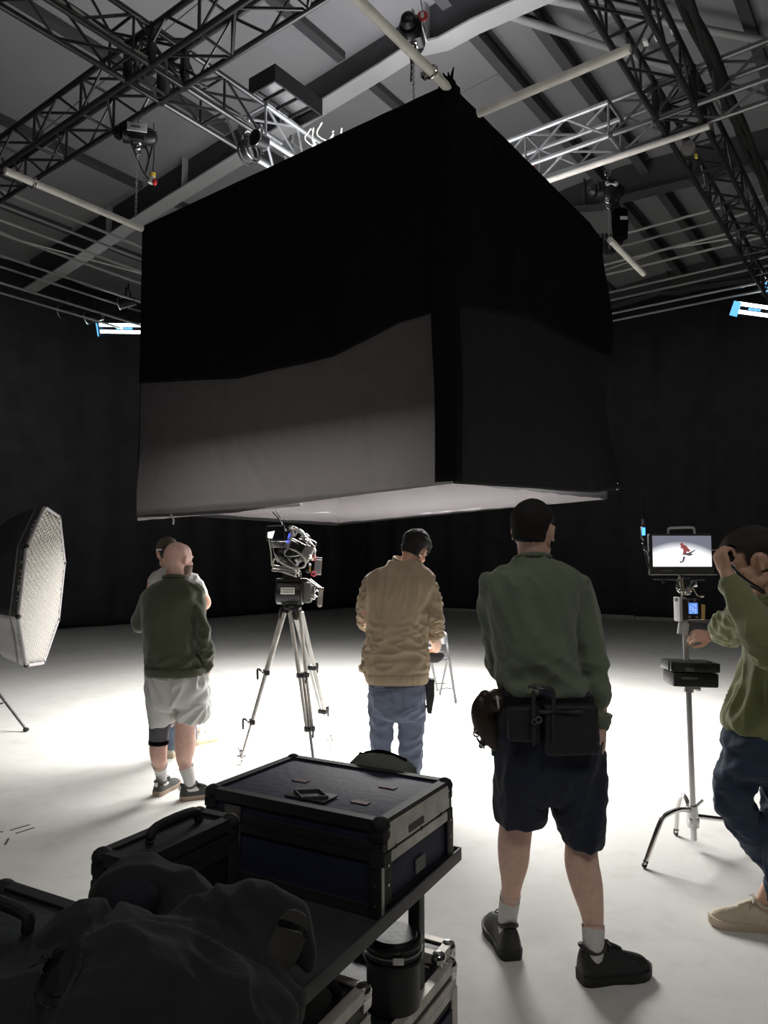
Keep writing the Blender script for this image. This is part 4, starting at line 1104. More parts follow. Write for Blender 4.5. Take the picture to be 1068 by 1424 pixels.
tp = [v + Vector((0, 0, .012)) for v in q]
a = [bm.verts.new(v) for v in q]; b = [bm.verts.new(v) for v in tp]
bm.faces.new(list(reversed(a))); bm.faces.new(b)
for i in range(4): bm.faces.new((a[i], a[(i + 1) % 4], b[(i + 1) % 4], b[i]))
bmesh.ops.bevel(bm, geom=bm.edges[:], offset=.008, segments=2, affect='EDGES')
obj('seat', bm, greym, ch, world=True)
bm = BM(); q = [K(619, 881, -.11), K(598, 880, .22), K(598, 895, .22), K(619, 896, -.13)]
a = [bm.verts.new(v) for v in q]; b = [bm.verts.new(v + Vector((-.014, -.004, 0))) for v in q]
bm.faces.new(a); bm.faces.new(list(reversed(b)))
for i in range(4): bm.faces.new((a[i], b[i], b[(i + 1) % 4], a[(i + 1) % 4]))
obj('backrest', bm, mat('chair_back', (.22, .22, .22), .45), ch, world=True)
for z in (-1, 1):
    pass
bm = BM(); tube(bm, [K(629, 958, -.22), K(620, 957, -.1), K(610, 960, .1)], .008, 8, 4); cyl(bm, K(607, 951, .05), K(620, 950, -.05), .007); obj('cross_bar', bm, greym, ch, world=True)
# ================================================================ PEOPLE
def leg_sock(root, pts, D, ank, foot_d, last_r, ytop, m):
    """a sock that follows the same path as leg_to below the photo row ytop"""
    P_ = [(*atY(p[0], p[1], D + p[2]), p[3] * D / FPX) for p in pts]
    P_ += [(*(ank + Vector((0, 0, .03))), last_r * .95), (*(ank + Vector((0, 0, -.04))), .031)]
    S = spline(P_, 24); zt = atY(534, ytop, D + pts[-1][2]).z
    S = [s for s in S if s[2] <= zt][::4]
    a = ank + Vector((0, 0, -.055))
    Q = [Vector(s[:3]) for s in S] + [a + foot_d * .05, a + Vector((0, 0, -.016)) + foot_d * .12]; r_ = [s[3] + .0055 for s in S] + [.029, .021]
    rings = []; bm = BM()
    tube(bm, Q, r_, 22, 1, ends=False)
    return obj('sock', bm, m, root, world=True)
def skin_mat(name, c):
    m = mat(name, c, .55, 0, .08, 30, .08, 300)
    b = m.node_tree.nodes['Principled BSDF']; b.inputs['Subsurface Weight'].default_value = .15; b.inputs['Subsurface Radius'].default_value = (.02, .008, .004); b.inputs['Subsurface Scale'].default_value = .5
    return m
def np_noise(P, f, seed):
    return np.array([noise.noise(Vector((p[0] * f[0] + seed, p[1] * f[1], p[2] * f[2]))) for p in P])
FG = 1.35
def merge_mesh(name, bm, m, root, voxel, sm=4, folds=None, fac=.5, extra=None):
    """closed overlapping pieces (world space) fused into one smooth continuous mesh, then creased"""
    bmesh.ops.recalc_face_normals(bm, faces=bm.faces[:])
    me = bpy.data.meshes.new('tmp'); bm.to_mesh(me); bm.free()
    o = bpy.data.objects.new('tmp', me); COL.objects.link(o)
    r = o.modifiers.new('r', 'REMESH'); r.mode = 'VOXEL'; r.voxel_size = voxel
    if sm:
        s = o.modifiers.new('s', 'SMOOTH'); s.factor = fac; s.iterations = sm
    dg = bpy.context.evaluated_depsgraph_get()
    out = bpy.data.meshes.new_from_object(o.evaluated_get(dg))
    bpy.data.objects.remove(o); bpy.data.meshes.remove(me)
    n = len(out.vertices)
    if folds or extra:
        co = np.zeros(n * 3); out.vertices.foreach_get('co', co); co = co.reshape(-1, 3)
        no = np.zeros(n * 3); out.vertices.foreach_get('normal', no); no = no.reshape(-1, 3)
        d = np.zeros(n)
        for (dr, fr, st, am, seed, mask) in (folds or []):
            dr = np.array(Vector(dr).normalized())
            al = co @ dr
            Q = co - np.outer(al * (1 - st), dr)
            fr = fr * 1.8; wv = np_noise(Q, (3, 3, 3), seed + 9) * .06
            v = np_noise(Q + wv[:, None], (fr, fr, fr), seed)
            v = (.55 - np.abs(v) * 2.4)          # ridged: cloth-like crests
            k = np.ones(n) if mask is None else mask(co)
            d += FG * am * v * k
        if extra is not None: d += extra(co, no)
        co = co + no * d[:, None]
        out.vertices.foreach_set('co', co.reshape(-1)); out.update()
    out.materials.clear(); out.materials.append(m)
    for p in out.polygons: p.use_smooth = True
    out.name = name
    return link(name, out, root, True)
def rows_loft(bm, rows, D, yaw=0, p=2.4, n=36, sub=4):
    """rows: (py, xl, xr, dy, half depth) read off the photo in the plane y = D"""
    S = spline(rows, sub); R_ = []
    sd = Vector((math.cos(yaw), math.sin(yaw), 0)); fw = Vector((-math.sin(yaw), math.cos(yaw), 0))
    for r in S:
        a = atY(r[1], r[0], D + r[3]); b = atY(r[2], r[0], D + r[3]); c = (a + b) / 2
        R_.append(sring(c, sd, fw, max(.004, (b - a).length / 2), max(.004, r[4]), p, n))
    rings_to_mesh(bm, R_)
def limb_px(bm, pts, D, n=5, seg=18, flat=None):
    """pts: (px, py, dy, r_px)"""
    P_ = [atY(p[0], p[1], D + p[2]) for p in pts]
    tube(bm, P_, [p[3] * (D + p[2]) / FPX for p in pts], seg, n, flat)
def rotm(yaw, pitch, roll):
    """local head/hand frame: x right, y forward (face), z up; yaw about z (0 = looking away from the camera)"""
    return Matrix.Rotation(yaw, 3, 'Z') @ Matrix.Rotation(pitch, 3, 'X') @ Matrix.Rotation(roll, 3, 'Y')
def head(bm, c, rt, k=1.0, beard=0, ear_out=0):
    def E(p, r, rr=None):
        ell(bm, c + rt @ (Vector(p) * k), Vector(r) * k, rt @ (rr if rr is not None else Matrix.Identity(3)), 20, 14)
    E((0, -.012, .025), (.077, .097, .093)); E((0, .03, .03), (.070, .068, .078)); E((0, -.045, -.01), (.066, .055, .065))
    E((0, .035, -.04), (.062, .060, .066)); E((0, .045, -.075), (.050, .048, .036)); E((0, .082, -.097), (.024, .018, .017))
    for s in (-1, 1):
        E((s * .030, .088, .018), (.028, .012, .009)); E((s * .040, .070, -.028), (.022, .022, .020)); E((s * .050, .02, -.078), (.016, .04, .026))
        E((s * .013, .100, -.037), (.009, .010, .008))
        # ears: leaf with rim
        rr = Matrix.Rotation(s * -.35, 3, 'Z') @ Matrix.Rotation(-.15, 3, 'X')
        E((s * .080, -.006, -.008), (.006, .017, .031), rr)
        E((s * .085, -.014, .004), (.006, .009, .024), rr); E((s * .083, .0, -.033), (.007, .009, .010), rr)
        E((s * .086, -.004, .016), (.006, .014, .009), rr)
    tube(bm, [c + rt @ (Vector(p) * k) for p in ((0, .088, .012), (0, .103, -.012), (0, .114, -.030), (0, .104, -.042))], [.008 * k, .009 * k, .012 * k, .008 * k], 12, 3)
    E((0, .097, -.060), (.024, .010, .0055)); E((0, .094, -.070), (.021, .010, .0065))
def eyes(root, c, rt, k, brow_mat):
    for s in (-1, 1):
        bm = BM(); ell(bm, c + rt @ Vector((s * .031 * k, .083 * k, .001 * k)), (.0118 * k,) * 3); e = obj('eye', bm, mat('eye_white', (.7, .68, .66), .2), root, world=True)
        bm = BM(); ell(bm, c + rt @ Vector((s * .031 * k, .0905 * k, .001 * k)), (.0055 * k,) * 3); obj('iris', bm, mat('iris', (.05, .03, .02), .15), e, world=True)
        bm = BM(); tube(bm, [c + rt @ Vector((s * x * k, y * k, z * k)) for x, y, z in ((.014, .099, .020), (.032, .101, .026), (.050, .089, .020))], [.003 * k, .0042 * k, .002 * k], 8, 3); obj('eyebrow', bm, brow_mat, root, world=True)
def hair_from(body, root, c, rt, k, region, thick, m, name='hair', amp=.003, freq=60, seed=0, strands=True):
    """a cap of hair grown off the head surface where region(local) > 0"""
    me = body.data; inv = rt.inverted(); off = root_world(root).translation
    bm = BM(); bm.from_mesh(me)
    keep = {}
    for v in bm.verts:
        w_ = v.co + off; l = inv @ ((w_ - c) / k); keep[v] = region(l) if l.length < .2 else -1
    dele = [v for v in bm.verts if keep[v] <= -.004]
    for v in bm.verts:
        if v in keep and keep[v] > -.004:
            t = min(1, max(0, (keep[v] + .004) / .014)); w_ = v.co + off
            l = inv @ ((w_ - c) / k)
            nz = noise.noise(Vector((l.x * freq, l.y * freq * .35, l.z * freq * .8)) + Vector((seed, 0, 0))) + .5 * noise.noise(w_ * freq * 2.2)
            v.co += v.normal * (t * (thick(l) if callable(thick) else thick) + t * amp * nz - (1 - t) * .0005)
    bmesh.ops.delete(bm, geom=dele, context='VERTS')
    ob = bpy.data.meshes.new(name); bm.to_mesh(ob); bm.free(); ob.materials.append(m)
    for p in ob.polygons: p.use_smooth = True
    if not len(ob.polygons): return None
    o = bpy.data.objects.new(name, ob); COL.objects.link(o); o.parent = root
    sd = o.modifiers.new('thickness', 'SOLIDIFY'); sd.thickness = .004; sd.offset = -1
    return o
def hand(bm, wrist, d, palm, side, curl=.5, k=1.0, spread=.10, thumb=.6, curls=None):
    """five-fingered hand. d = direction wrist->knuckles, palm = direction the palm faces, side = +1/-1: which way the thumb leaves"""
    d = Vector(d).normalized(); pn = Vector(palm); pn = (pn - d * pn.dot(d)).normalized(); s = d.cross(pn).normalized() * side
    kn = wrist + d * .088 * k
    # palm
    rings = []
    for t, wd, th in ((-.02, .027, .020), (.0, .028, .020), (.03, .036, .017), (.06, .042, .015), (.085, .042, .012), (.095, .038, .009)):
        rings.append(sring(wrist + d * t * k, s, pn, wd * k, th * k, 2.6, 16))
    rings_to_mesh(bm, rings)
    L = [(.045, .027, .022), (.050, .030, .023), (.046, .028, .022), (.036, .021, .019)]
    for i in range(4):
        off = (.031 - i * .0205); ang = (1.5 - i) * spread
        dd = (d * math.cos(ang) + s * math.sin(ang)).normalized()
        base = kn + s * off * k - d * (.004 * abs(i - 1)) * k
        c_ = (curls[i] if curls else curl)
        pts = [base - d * .02 * k, base]; a = 0; p = base
        for j, l in enumerate(L[i]):
            a += c_ * (1.0, 1.15, .8)[j] * 1.1
            v = (dd * math.cos(a) + pn * math.sin(a)).normalized(); p = p + v * l * k; pts.append(p)
        tube(bm, pts, [r_ * k for r_ in (.0095, .0098, .0088, .008, .0065)], 10, 3)
    tb = wrist + d * .022 * k + s * .026 * k + pn * .006 * k
    v1 = (d * .62 + s * .62 + pn * .35 * thumb).normalized(); v2 = (d * .85 + s * .15 + pn * .6 * thumb).normalized(); v3 = (d * .8 - s * .1 + pn * .8 * thumb).normalized()
    p1 = tb + v1 * .040 * k; p2 = p1 + v2 * .032 * k; p3 = p2 + v3 * .024 * k
    tube(bm, [tb - v1 * .015 * k, tb, p1, p2, p3], [r_ * k for r_ in (.012, .014, .0115, .0105, .008)], 10, 3)
def shoe(root, heel, toe, upper, sole, lace, h=.075, wid=.050, solet=.028, name='shoe', collar=.085, laces=True, rise=0, tab=None):
    """heel, toe = back and front of the sole on the floor"""
    d = (toe - heel); L = d.length; d.normalize(); s = Vector((d.y, -d.x, 0)).normalized(); up = Vector((0, 0, 1))
    if abs(d.z) > .01: up = s.cross(d).normalized(); up = up if up.z > 0 else -up
    def Pt(t, x, z): return heel + d * (t * L) + s * x + up * z
    prof = [(0.0, .55), (.06, .82), (.2, .84), (.42, .78), (.62, .98), (.78, 1.0), (.9, .80), (.97, .5), (1.0, .22)]
    def half(t): return float(np.interp(t, [p[0] for p in prof], [p[1] for p in prof])) * wid
    T_ = [0, .015, .05, .12, .2, .3, .4, .5, .6, .7, .8, .88, .94, .98, 1.0]
    bm = BM()
    out = [(t, half(t)) for t in T_]; poly = [(t, w_) for t, w_ in out] + [(t, -w_) for t, w_ in reversed(out)]
    lo = [bm.verts.new(Pt(t, x * .96, .0 + .012 * max(0, (t - .8) / .2) ** 2)) for t, x in poly]; hi = [bm.verts.new(Pt(t, x * 1.04, solet + .010 * max(0, (t - .8) / .2) ** 2 + .006 * max(0, .2 - t) / .2)) for t, x in poly]
    n = len(poly)
    for i in range(n): bm.faces.new((lo[i], lo[(i + 1) % n], hi[(i + 1) % n], hi[i]))
    bm.faces.new(list(reversed(lo))); bm.faces.new(hi)
    bmesh.ops.bevel(bm, geom=[e for e in bm.edges if len(e.link_faces) == 2 and e.calc_face_angle(0) > 1.0], offset=.004, segments=2, affect='EDGES')
    sh = thing_part_empty = None
    so = obj('shoe_sole', bm, sole, root, world=True)
    bm = BM(); rings = []
    hts = [(-.005, .045), (.03, collar + .005), (.12, collar), (.22, collar - .012), (.32, collar - .006), (.42, .082), (.55, .068), (.7, .055), (.82, .048), (.92, .036), (.98, .02), (1.0, .008)]
    for t in [0.0, .02, .06, .12, .2, .28, .36, .44, .52, .6, .68, .76, .84, .9, .95, .985, 1.0]:
        hh = float(np.interp(t, [q[0] for q in hts], [q[1] for q in hts])) * h / .075; w_ = half(t) * .97
        ring = []
        for kx in range(20):
            a = 2 * math.pi * kx / 20; ca, sa = math.cos(a), math.sin(a)
            x = w_ * math.copysign(abs(ca) ** .8, ca) * (1 if sa < 0 else 1 - float(np.interp(t, [0, .3, .45, .6, 1], [.10, .12, .42, .35, .25])) * sa); z = solet * .6 + (hh * sa if sa > 0 else .01 * sa)
            ring.append(Pt(t, x, max(.004, z)))
        rings.append(ring)
    rings_to_mesh(bm, rings)
    u_ = obj('shoe_upper', bm, upper, root, world=True, angle=70)
    su = u_.modifiers.new('sub', 'SUBSURF'); su.levels = 1; su.render_levels = 1
    bm = BM(); cpt = Pt(.19, 0, solet * .6 + collar * h / .075 - .004)
    X = d * .058 + up * -.006; rings = []
    for i in range(20):
        t = 2 * math.pi * i / 20; p = cpt + d * (.050 * math.cos(t)) + s * (.034 * math.sin(t)) + up * (.010 * math.cos(2 * t))
        rings.append(p)
    tube(bm, rings + [rings[0]], .009, 8, 2, ends=False); obj('shoe_collar', bm, upper, root, world=True)
    bm = BM(); tube(bm, [Pt(.33, 0, .1 * h / .075 + .012), Pt(.45, 0, .098 * h / .075), Pt(.56, 0, .085 * h / .075)], .012, 10, 3, flat=(up, .4)); obj('shoe_tongue', bm, upper, root, world=True)
    if laces:
        bm = BM()
        for i in range(5):
            t = .38 + i * .055; z = (.098 - .010 * i * .9) * h / .075 + .004
            tube(bm, [Pt(t, -.022, z - .012), Pt(t + .015, 0, z + .002), Pt(t, .022, z - .012)], .0028, 6, 3)
        for sg in (-1, 1):
            tube(bm, [Pt(.38, 0, .106 * h / .075), Pt(.36, sg * .02, .12 * h / .075), Pt(.40, sg * .035, .105 * h / .075), Pt(.38, 0, .106 * h / .075)], .0026, 6, 4)
        obj('shoe_laces', bm, lace, root, world=True)
    if tab:
        bm = BM(); box(bm, Pt(-.005, 0, .085 * h / .075), (.018, .018, .028), Matrix.Rotation(math.atan2(d.y, d.x), 3, 'Z'), .004); obj('heel_tab', bm, tab, root, world=True)
    return Pt(.20, 0, .10)
def sock(root, pts, rad, m, fd=Vector((0, 1, 0))):
    a = pts[-1] + Vector((0, 0, .02)); pts = pts[:-1] + [a, a + Vector((0, 0, -.055)) - fd * .012, a + Vector((0, 0, -.066)) + fd * .07, a + Vector((0, 0, -.076)) + fd * .12]; rad = rad[:-1] + [rad[-1], .036, .028, .020]
    bm = BM(); tube(bm, pts, rad, 20, 4)
    o = obj('sock', bm, m, root, world=True)
    return o
SK1 = skin_mat('skin_light', (.86, .56, .45)); SK2 = skin_mat('skin_pink', (.86, .54, .45)); SK3 = skin_mat('skin_warm', (.72, .43, .31))
hair_dark = mat('hair_dark', (.010, .008, .007), .75, 0, .3, 80, .6, 220)
hair_brown = mat('hair_brown', (.035, .022, .015), .7, 0, .3, 80, .6, 220)
sock_w = mat('sock_white', (.82, .80, .78), .9, 0, .06, 60, .5, 120, aniso=(6, 6, .5))
fabric = lambda n, c, sh=.2, **k: mat(n, c, .9, 0, k.get('var', .12), k.get('vs', 14), .35, 260, sheen=sh, spec=.2)
def crew(rt, l, back=-.02): pass
def short_hair(l, line=-.045, temple=.055):
    # hairline: above forehead, round the ears, down the nape
    a = (l.z - (.052 + .25 * (l.y - .06))) if l.y > .045 else (l.z - (-.008)) if l.y > .0 else (l.z - line)
    if l.y > .045: a = min(a, .11 - l.y) if l.y > .10 else a
    e = math.hypot(l.y + .004, (l.z + .008) * .8) - .036          # keep clear of the ears
    if abs(l.x) > .055: a = min(a, e)
    return a

# ---------------------------------------------------------------- tall man in the green sweater (front right)
D = 3.0
g1 = thing('person', 'tall man seen from behind in green sweater, dark shorts and tool belt', 'person', Vector((atY(765, 900, D).x, D, 0)))
sk = BM(); hc = atY(741, 738, D + .01); hr = rotm(R(-29), R(4), R(3)); hk = 1.02
head(sk, hc, hr, hk)
tube(sk, [hc + hr @ Vector((0, -.030, -.035)), atY(741, 770, D), atY(742, 800, D), atY(745, 850, D)], [.058, .062, .072, .07], 20, 4)
tube(sk, [atY(745, 840, D), atY(752, 900, D), atY(762, 1000, D), atY(765, 1050, D)], [.10, .12, .11, .10], 20, 3)
heelL, toeL = atz(713, 1337, 0), atz(683, 1286, 0); heelR, toeR = atz(806, 1366, 0), atz(902, 1354, 0)
def fixlen(h, t, L): return h + (t - h).normalized() * L
toeL = fixlen(heelL, toeL, .31); toeR = fixlen(heelR, toeR, .30)
ankL = heelL.lerp(toeL, .2) + Vector((0, 0, .11)); ankR = heelR.lerp(toeR, .2) + Vector((0, 0, .11))
dL, dR = ankL.y - D, ankR.y - D
def leg_to(bm, pts, D, ank, foot_d, last_r):
    P_ = [atY(p[0], p[1], D + p[2]) for p in pts]; r_ = [p[3] * D / FPX for p in pts]
    P_ += [ank + Vector((0, 0, .03)), ank + Vector((0, 0, -.04)) + foot_d * .0]; r_ += [last_r * .95, .031]
    tube(bm, P_, r_, 22, 5)
    tube(bm, [ank + Vector((0, 0, -.055)) - foot_d * .02, ank + Vector((0, 0, -.06)) + foot_d * .06, ank + Vector((0, 0, -.075)) + foot_d * .12], [.029, .024, .017], 12, 3)
limbL = [(735, 1040, -.0, 30), (728, 1100, .02, 27), (719, 1140, .04, 23), (715, 1172, .05, 22.5), (714, 1200, .06, 20.5), (711, 1235, .07, 13.5)]
limbR = [(800, 1040, 0, 30), (806, 1120, -.01, 27), (808, 1170, -.02, 21.5), (809, 1200, -.03, 22.5), (816, 1232, -.04, 21), (824, 1275, -.05, 14.5)]
leg_to(sk, limbL, D, ankL, (toeL - heelL).normalized(), .036); leg_to(sk, limbR, D, ankR, (toeR - heelR).normalized(), .037)
sleeveR = [(797, 815, 0, 24), (814, 855, -.01, 21), (822, 905, -.03, 20.5), (829, 955, -.03, 20), (833, 985, -.03, 17), (836, 1003, -.04, 13.5)]
limb_px(sk, [(797, 815, 0, 16), (816, 880, 0, 14), (829, 960, -.02, 12), (836, 1003, -.04, 9.5)], D)
hand(sk, atY(836.5, 1008, D - .045), (.03, .04, -1), (-1, .2, 0), -1, .45, 1.0)
sleeveL = [(684, 812, 0, 20), (686, 850, .05, 21), (692, 900, .10, 19), (699, 936, .14, 17), (722, 930, .30, 15), (748, 915, .36, 12)]
limb_px(sk, [(684, 812, 0, 14), (688, 880, .1, 12), (699, 936, .14, 12), (722, 930, .30, 10), (750, 914, .37, 9)], D)
hand(sk, atY(752, 913, D + .38), (1, -.02, .1), (0, -1, 0), 1, .4)
b1 = merge_mesh('body', sk, SK1, g1, .0055, 4)
eyes(g1, hc, hr, hk, hair_dark)
hair_from(b1, g1, hc, hr, hk, lambda l: short_hair(l, -.040), lambda l: .006 + .008 * max(0, min(1, (l.z - .0) / .06)), hair_dark, amp=.0018, freq=90)
green = fabric('green_wool', (.18, .215, .145), .35, vs=5)
bm = BM()
rows_loft(bm, [(772, 719, 764, 0, .064), (779, 712, 772, 0, .076), (786, 700, 787, 0, .088), (796, 684, 806, 0, .105), (812, 672, 812, 0, .125), (840, 675, 803, .0, .145), (880, 683, 798, 0, .15), (915, 688, 800, 0, .145), (940, 690, 808, .0, .14), (958, 694, 819, 0, .145), (966, 697, 816, 0, .135)], D)
limb_px(bm, sleeveR, D); limb_px(bm, sleeveL, D)
def zof(py, DD): return atY(534, py, DD).z
zW = zof(958, D)
def m_low(co): return np.clip((zof(850, D) - co[:, 2]) / .25, 0.15, 1)
merge_mesh('sweater', bm, green, g1, .008, 6, [((1, .3, -.35), 6, .35, .010, 3, lambda co: np.clip((zof(880, D) - co[:, 2]) / .12, 0, 1)), ((.35, 0, -1), 7.5, .22, .0085, 8, lambda co: np.clip((co[:, 2] - zof(925, D)) / .1, 0, 1)), ((.9, 0, .3), 11, .4, .005, 5, m_low)])
bm = BM(); rows_loft(bm, [(993, 822, 851, -.038, .050), (1002, 823, 848, -.04, .046), (1010, 826, 846, -.04, .04)], D, n=24); obj('sleeve_cuff', bm, green, g1, world=True)
bm = BM(); nb = atY(741, 776, D); torus(bm, nb, (0, .25, 1), .068, .010, 32, 8, 1.0); obj('collar', bm, green, g1, world=True)
navy = fabric('navy_shorts', (.032, .037, .058), .15)
bm = BM(); rows_loft(bm, [(948, 697, 814, 0, .12), (960, 692, 820, 0, .135), (985, 689, 824, .0, .145), (1020, 688, 834, -.0, .15), (1060, 689, 840, 0, .145), (1095, 690, 843, .0, .13), (1112, 692, 842, .0, .10)], D)
rows_loft(bm, [(1075, 690, 765, .0, .12), (1100, 688, 764, .01, .115), (1125, 687, 760, .02, .11), (1138, 688, 757, .03, .108), (1144, 692, 752, .03, .104)], D, n=30)
rows_loft(bm, [(1075, 764, 843, .0, .12), (1110, 766, 842, -.01, .115), (1140, 774, 838, -.015, .11), (1165, 783, 835, -.02, .106), (1174, 788, 833, -.02, .102)], D, n=30)
merge_mesh('shorts', bm, navy, g1, .008, 5, [((.2, 0, 1), 6, .3, .009, 2, None), ((1, 0, .5), 8, .4, .005, 6, None)])
shoe_blk = mat('shoe_black', (.022, .022, .022), .5, 0, .2, 20, .5, 60); shoe_sole_b = mat('sole_black', (.018, .018, .018), .7)
aL = shoe(g1, heelL, toeL, shoe_blk, shoe_sole_b, shoe_blk, h=.098, wid=.060, solet=.034)
aR = shoe(g1, heelR, toeR, shoe_blk, shoe_sole_b, shoe_blk, h=.098, wid=.060, solet=.034)
def socks(root, leg, D, ank, ytop, rr, m=sock_w):
    P_ = spline([(p[0], p[1], p[2]) for p in leg] , 1)
    pass
leg_sock(g1, limbL, D, ankL, (toeL - heelL).normalized(), .036, 1244, sock_w)
leg_sock(g1, limbR, D, ankR, (toeR - heelR).normalized(), .037, 1283, sock_w)
# belt, pouches
bk = M['black_cloth']
bm = BM(); rows_loft(bm, [(962, 690, 822, 0, .148), (966, 689, 823, 0, .15), (978, 688, 825, 0, .152), (982, 689, 825, 0, .150)], D, sub=2)
obj('tool_belt', bm, fabric('belt_black', (.012, .012, .015), .05), g1, world=True)
def pouch(name, pts, D, y0, y1, m, root, bev=.012):
    a = [atY(x, y, D) for x, y in pts]; bm = BM()
    f = [bm.verts.new(Vector((v.x, y0, v.z))) for v in a]; b = [bm.verts.new(Vector((v.x, y1, v.z))) for v in a]; n = len(a)
    bm.faces.new(f); bm.faces.new(list(reversed(b)))
    for i in range(n): bm.faces.new((f[i], b[i], b[(i + 1) % n], f[(i + 1) % n]))
    bmesh.ops.recalc_face_normals(bm, faces=bm.faces[:]); bmesh.ops.bevel(bm, geom=bm.edges[:], offset=bev, segments=3, profile=.6, affect='EDGES')
    return obj(name, bm, m, root, world=True, angle=60)
pk = mat('pouch_nylon', (.020, .019, .022), .55, 0, .2, 20, .3, 300)
pouch('rear_pouch', [(742, 968), (812, 968), (812, 1032), (744, 1034)], D, D - .205, D - .14, pk, g1)
pouch('side_pouch', [(695, 972), (738, 970), (738, 1018), (697, 1016)], D, D - .19, D - .13, pk, g1)
bm = BM()
for (x0, y0, x1, y1) in ((742, 962, 742, 1034), (770, 962, 770, 1030), (752, 990, 808, 990)): tube(bm, [atY(x0, y0, D - .205), atY(x1, y1, D - .212)], .008, 8, 2)
obj('pouch_strap', bm, fabric('strap_grey', (.05, .05, .05)), g1, world=True)
bm = BM(); p = atY(749, 957, D - .17); tube(bm, [p + Vector((-.035, 0, .005)), p + Vector((0, -.01, .008)), p + Vector((.035, 0, -.004))], [.008, .012, .008], 10, 3); torus(bm, atY(749, 1001, D - .215), (0, 1, 0), .011, .004, 16, 6); torus(bm, atY(743, 1004, D - .215), (0, 1, 0), .009, .003, 16, 6)
obj('belt_buckle', bm, mat('buckle', (.25, .25, .25), .3, .8), g1, world=True)
tp = mat('leather_pouch', (.035, .022, .014), .38, 0, .4, 9, .3, 60)
bm = BM(); PP = [(672, 968, 12), (668, 985, 19), (671, 1003, 21), (679, 1020, 18), (687, 1036, 12)]
limb_px(bm, [(p[0] + 3, p[1], -.02, p[2] * .82) for p in PP], D, flat=(Vector((0, 1, 0)), .85)); ell(bm, atY(690, 975, D - .03), (.05, .06, .05)); ell(bm, atY(664, 1015, D - .02), (.018, .02, .02)); ell(bm, atY(672, 1032, D - .02), (.015, .02, .03), rotm(0, 0, .5))
merge_mesh('tool_pouch', bm, tp, g1, .005, 3)
bm = BM(); torus(bm, atY(663, 1020, D - .035), (0, 1, .2), .013, .004, 16, 6); tube(bm, [atY(662, 1024, D - .03), atY(668, 1034, D - .04), atY(673, 1040, D - .04)], .005, 8, 3); obj('pouch_ring', bm, M['chrome'], g1, world=True)
bm = BM(); tube(bm, [atY(691, 968, D - .10), atY(692.5, 977, D - .105), atY(693.5, 985, D - .10)], [.003, .0045, .003], 8, 3); obj('belt_clip', bm, M['label_white'], g1, world=True)
bm = BM(); box(bm, atY(687, 1042, D - .0), (.022, .02, .05), None, .004); obj('green_tape_roll', bm, mat('green_plastic', (.02, .18, .07), .4), g1, world=True)

# ---------------------------------------------------------------- bald man in olive sweatshirt and pale grey shorts (left)
D = 5.11
g2 = thing('person', 'bald bearded man seen from behind in dark olive sweatshirt and pale grey shorts', 'person', Vector((atY(247, 900, D).x, D, 0)))
sk = BM(); hc = atY(247.5, 778, D + .02); hr = rotm(R(-32), R(0), R(2)); hk = 1.04
head(sk, hc, hr, hk)
tube(sk, [hc + hr @ Vector((0, -.03, -.03)), atY(245, 798, D), atY(244, 815, D), atY(243, 850, D)], [.064, .066, .075, .07], 20, 4)
tube(sk, [atY(243, 840, D), atY(245, 900, D), atY(247, 960, D)], [.11, .13, .12], 20, 3)
hl, tl = atz(217, 1108, 0), atz(243, 1093, 0); hR, tR = atz(250, 1113, 0), atz(290, 1108, 0)
tl = fixlen(hl, tl, .30); tR = fixlen(hR, tR, .30)
aL_, aR_ = hl.lerp(tl, .2) + Vector((0, 0, .11)), hR.lerp(tR, .2) + Vector((0, 0, .11))
LL = [(226, 965, 0, 16), (222, 1005, 0, 12.5), (221, 1025, .0, 12), (220, 1042, 0, 12), (221, 1055, 0, 10.5)]
LR = [(266, 965, 0, 17), (258, 1003, 0, 13.5), (257.5, 1020, 0, 14), (257.5, 1040, 0, 14), (257, 1058, 0, 10.5)]
leg_to(sk, LL, D, aL_, (tl - hl).normalized(), .036); leg_to(sk, LR, D, aR_, (tR - hR).normalized(), .038)
sR = [(269, 832, 0, 12.5), (279, 858, -.02, 10.8), (284, 888, -.05, 10.5), (287, 912, -.02, 9.5), (287.5, 929, .02, 7)]
sL = [(205, 833, 0, 12.5), (196, 855, .04, 11), (193.5, 868, .10, 10.5), (199, 871, .2, 9), (212, 866, .34, 7.5)]
limb_px(sk, [(270, 832, 0, 8), (283, 885, 0, 7), (287.5, 930, .03, 5.5)], D); hand(sk, atY(288, 933, D + .03), (-.22, .1, -1), (-1, .3, 0), -1, .3)
limb_px(sk, [(205, 833, 0, 8), (194, 868, .10, 7), (214, 865, .36, 5.5)], D); hand(sk, atY(216, 864, D + .37), (1, .1, .1), (0, -1, 0), 1, .6)
b2 = merge_mesh('body', sk, SK2, g2, .0065, 4)
eyes(g2, hc, hr, hk, hair_brown)
hair_from(b2, g2, hc, hr, hk, lambda l: min(-l.z - .038 - .5 * max(0, .03 - l.y) , l.y - .0, (l.z + .135)) , .014, mat('beard', (.22, .15, .11), .8, 0, .3, 60, .6, 200), 'beard', amp=.004)
olive = fabric('olive_fleece', (.085, .092, .055), .5, vs=8)
bm = BM()
rows_loft(bm, [(803, 228, 261, 0, .075), (808, 222, 268, 0, .09), (815, 210, 277, 0, .11), (826, 200, 282, 0, .14), (850, 199, 272, 0, .165), (880, 201, 272, 0, .17), (905, 203, 275, 0, .17), (925, 205, 284, 0, .17), (930, 203, 288, 0, .17)], D)
limb_px(bm, sR, D); limb_px(bm, sL, D)
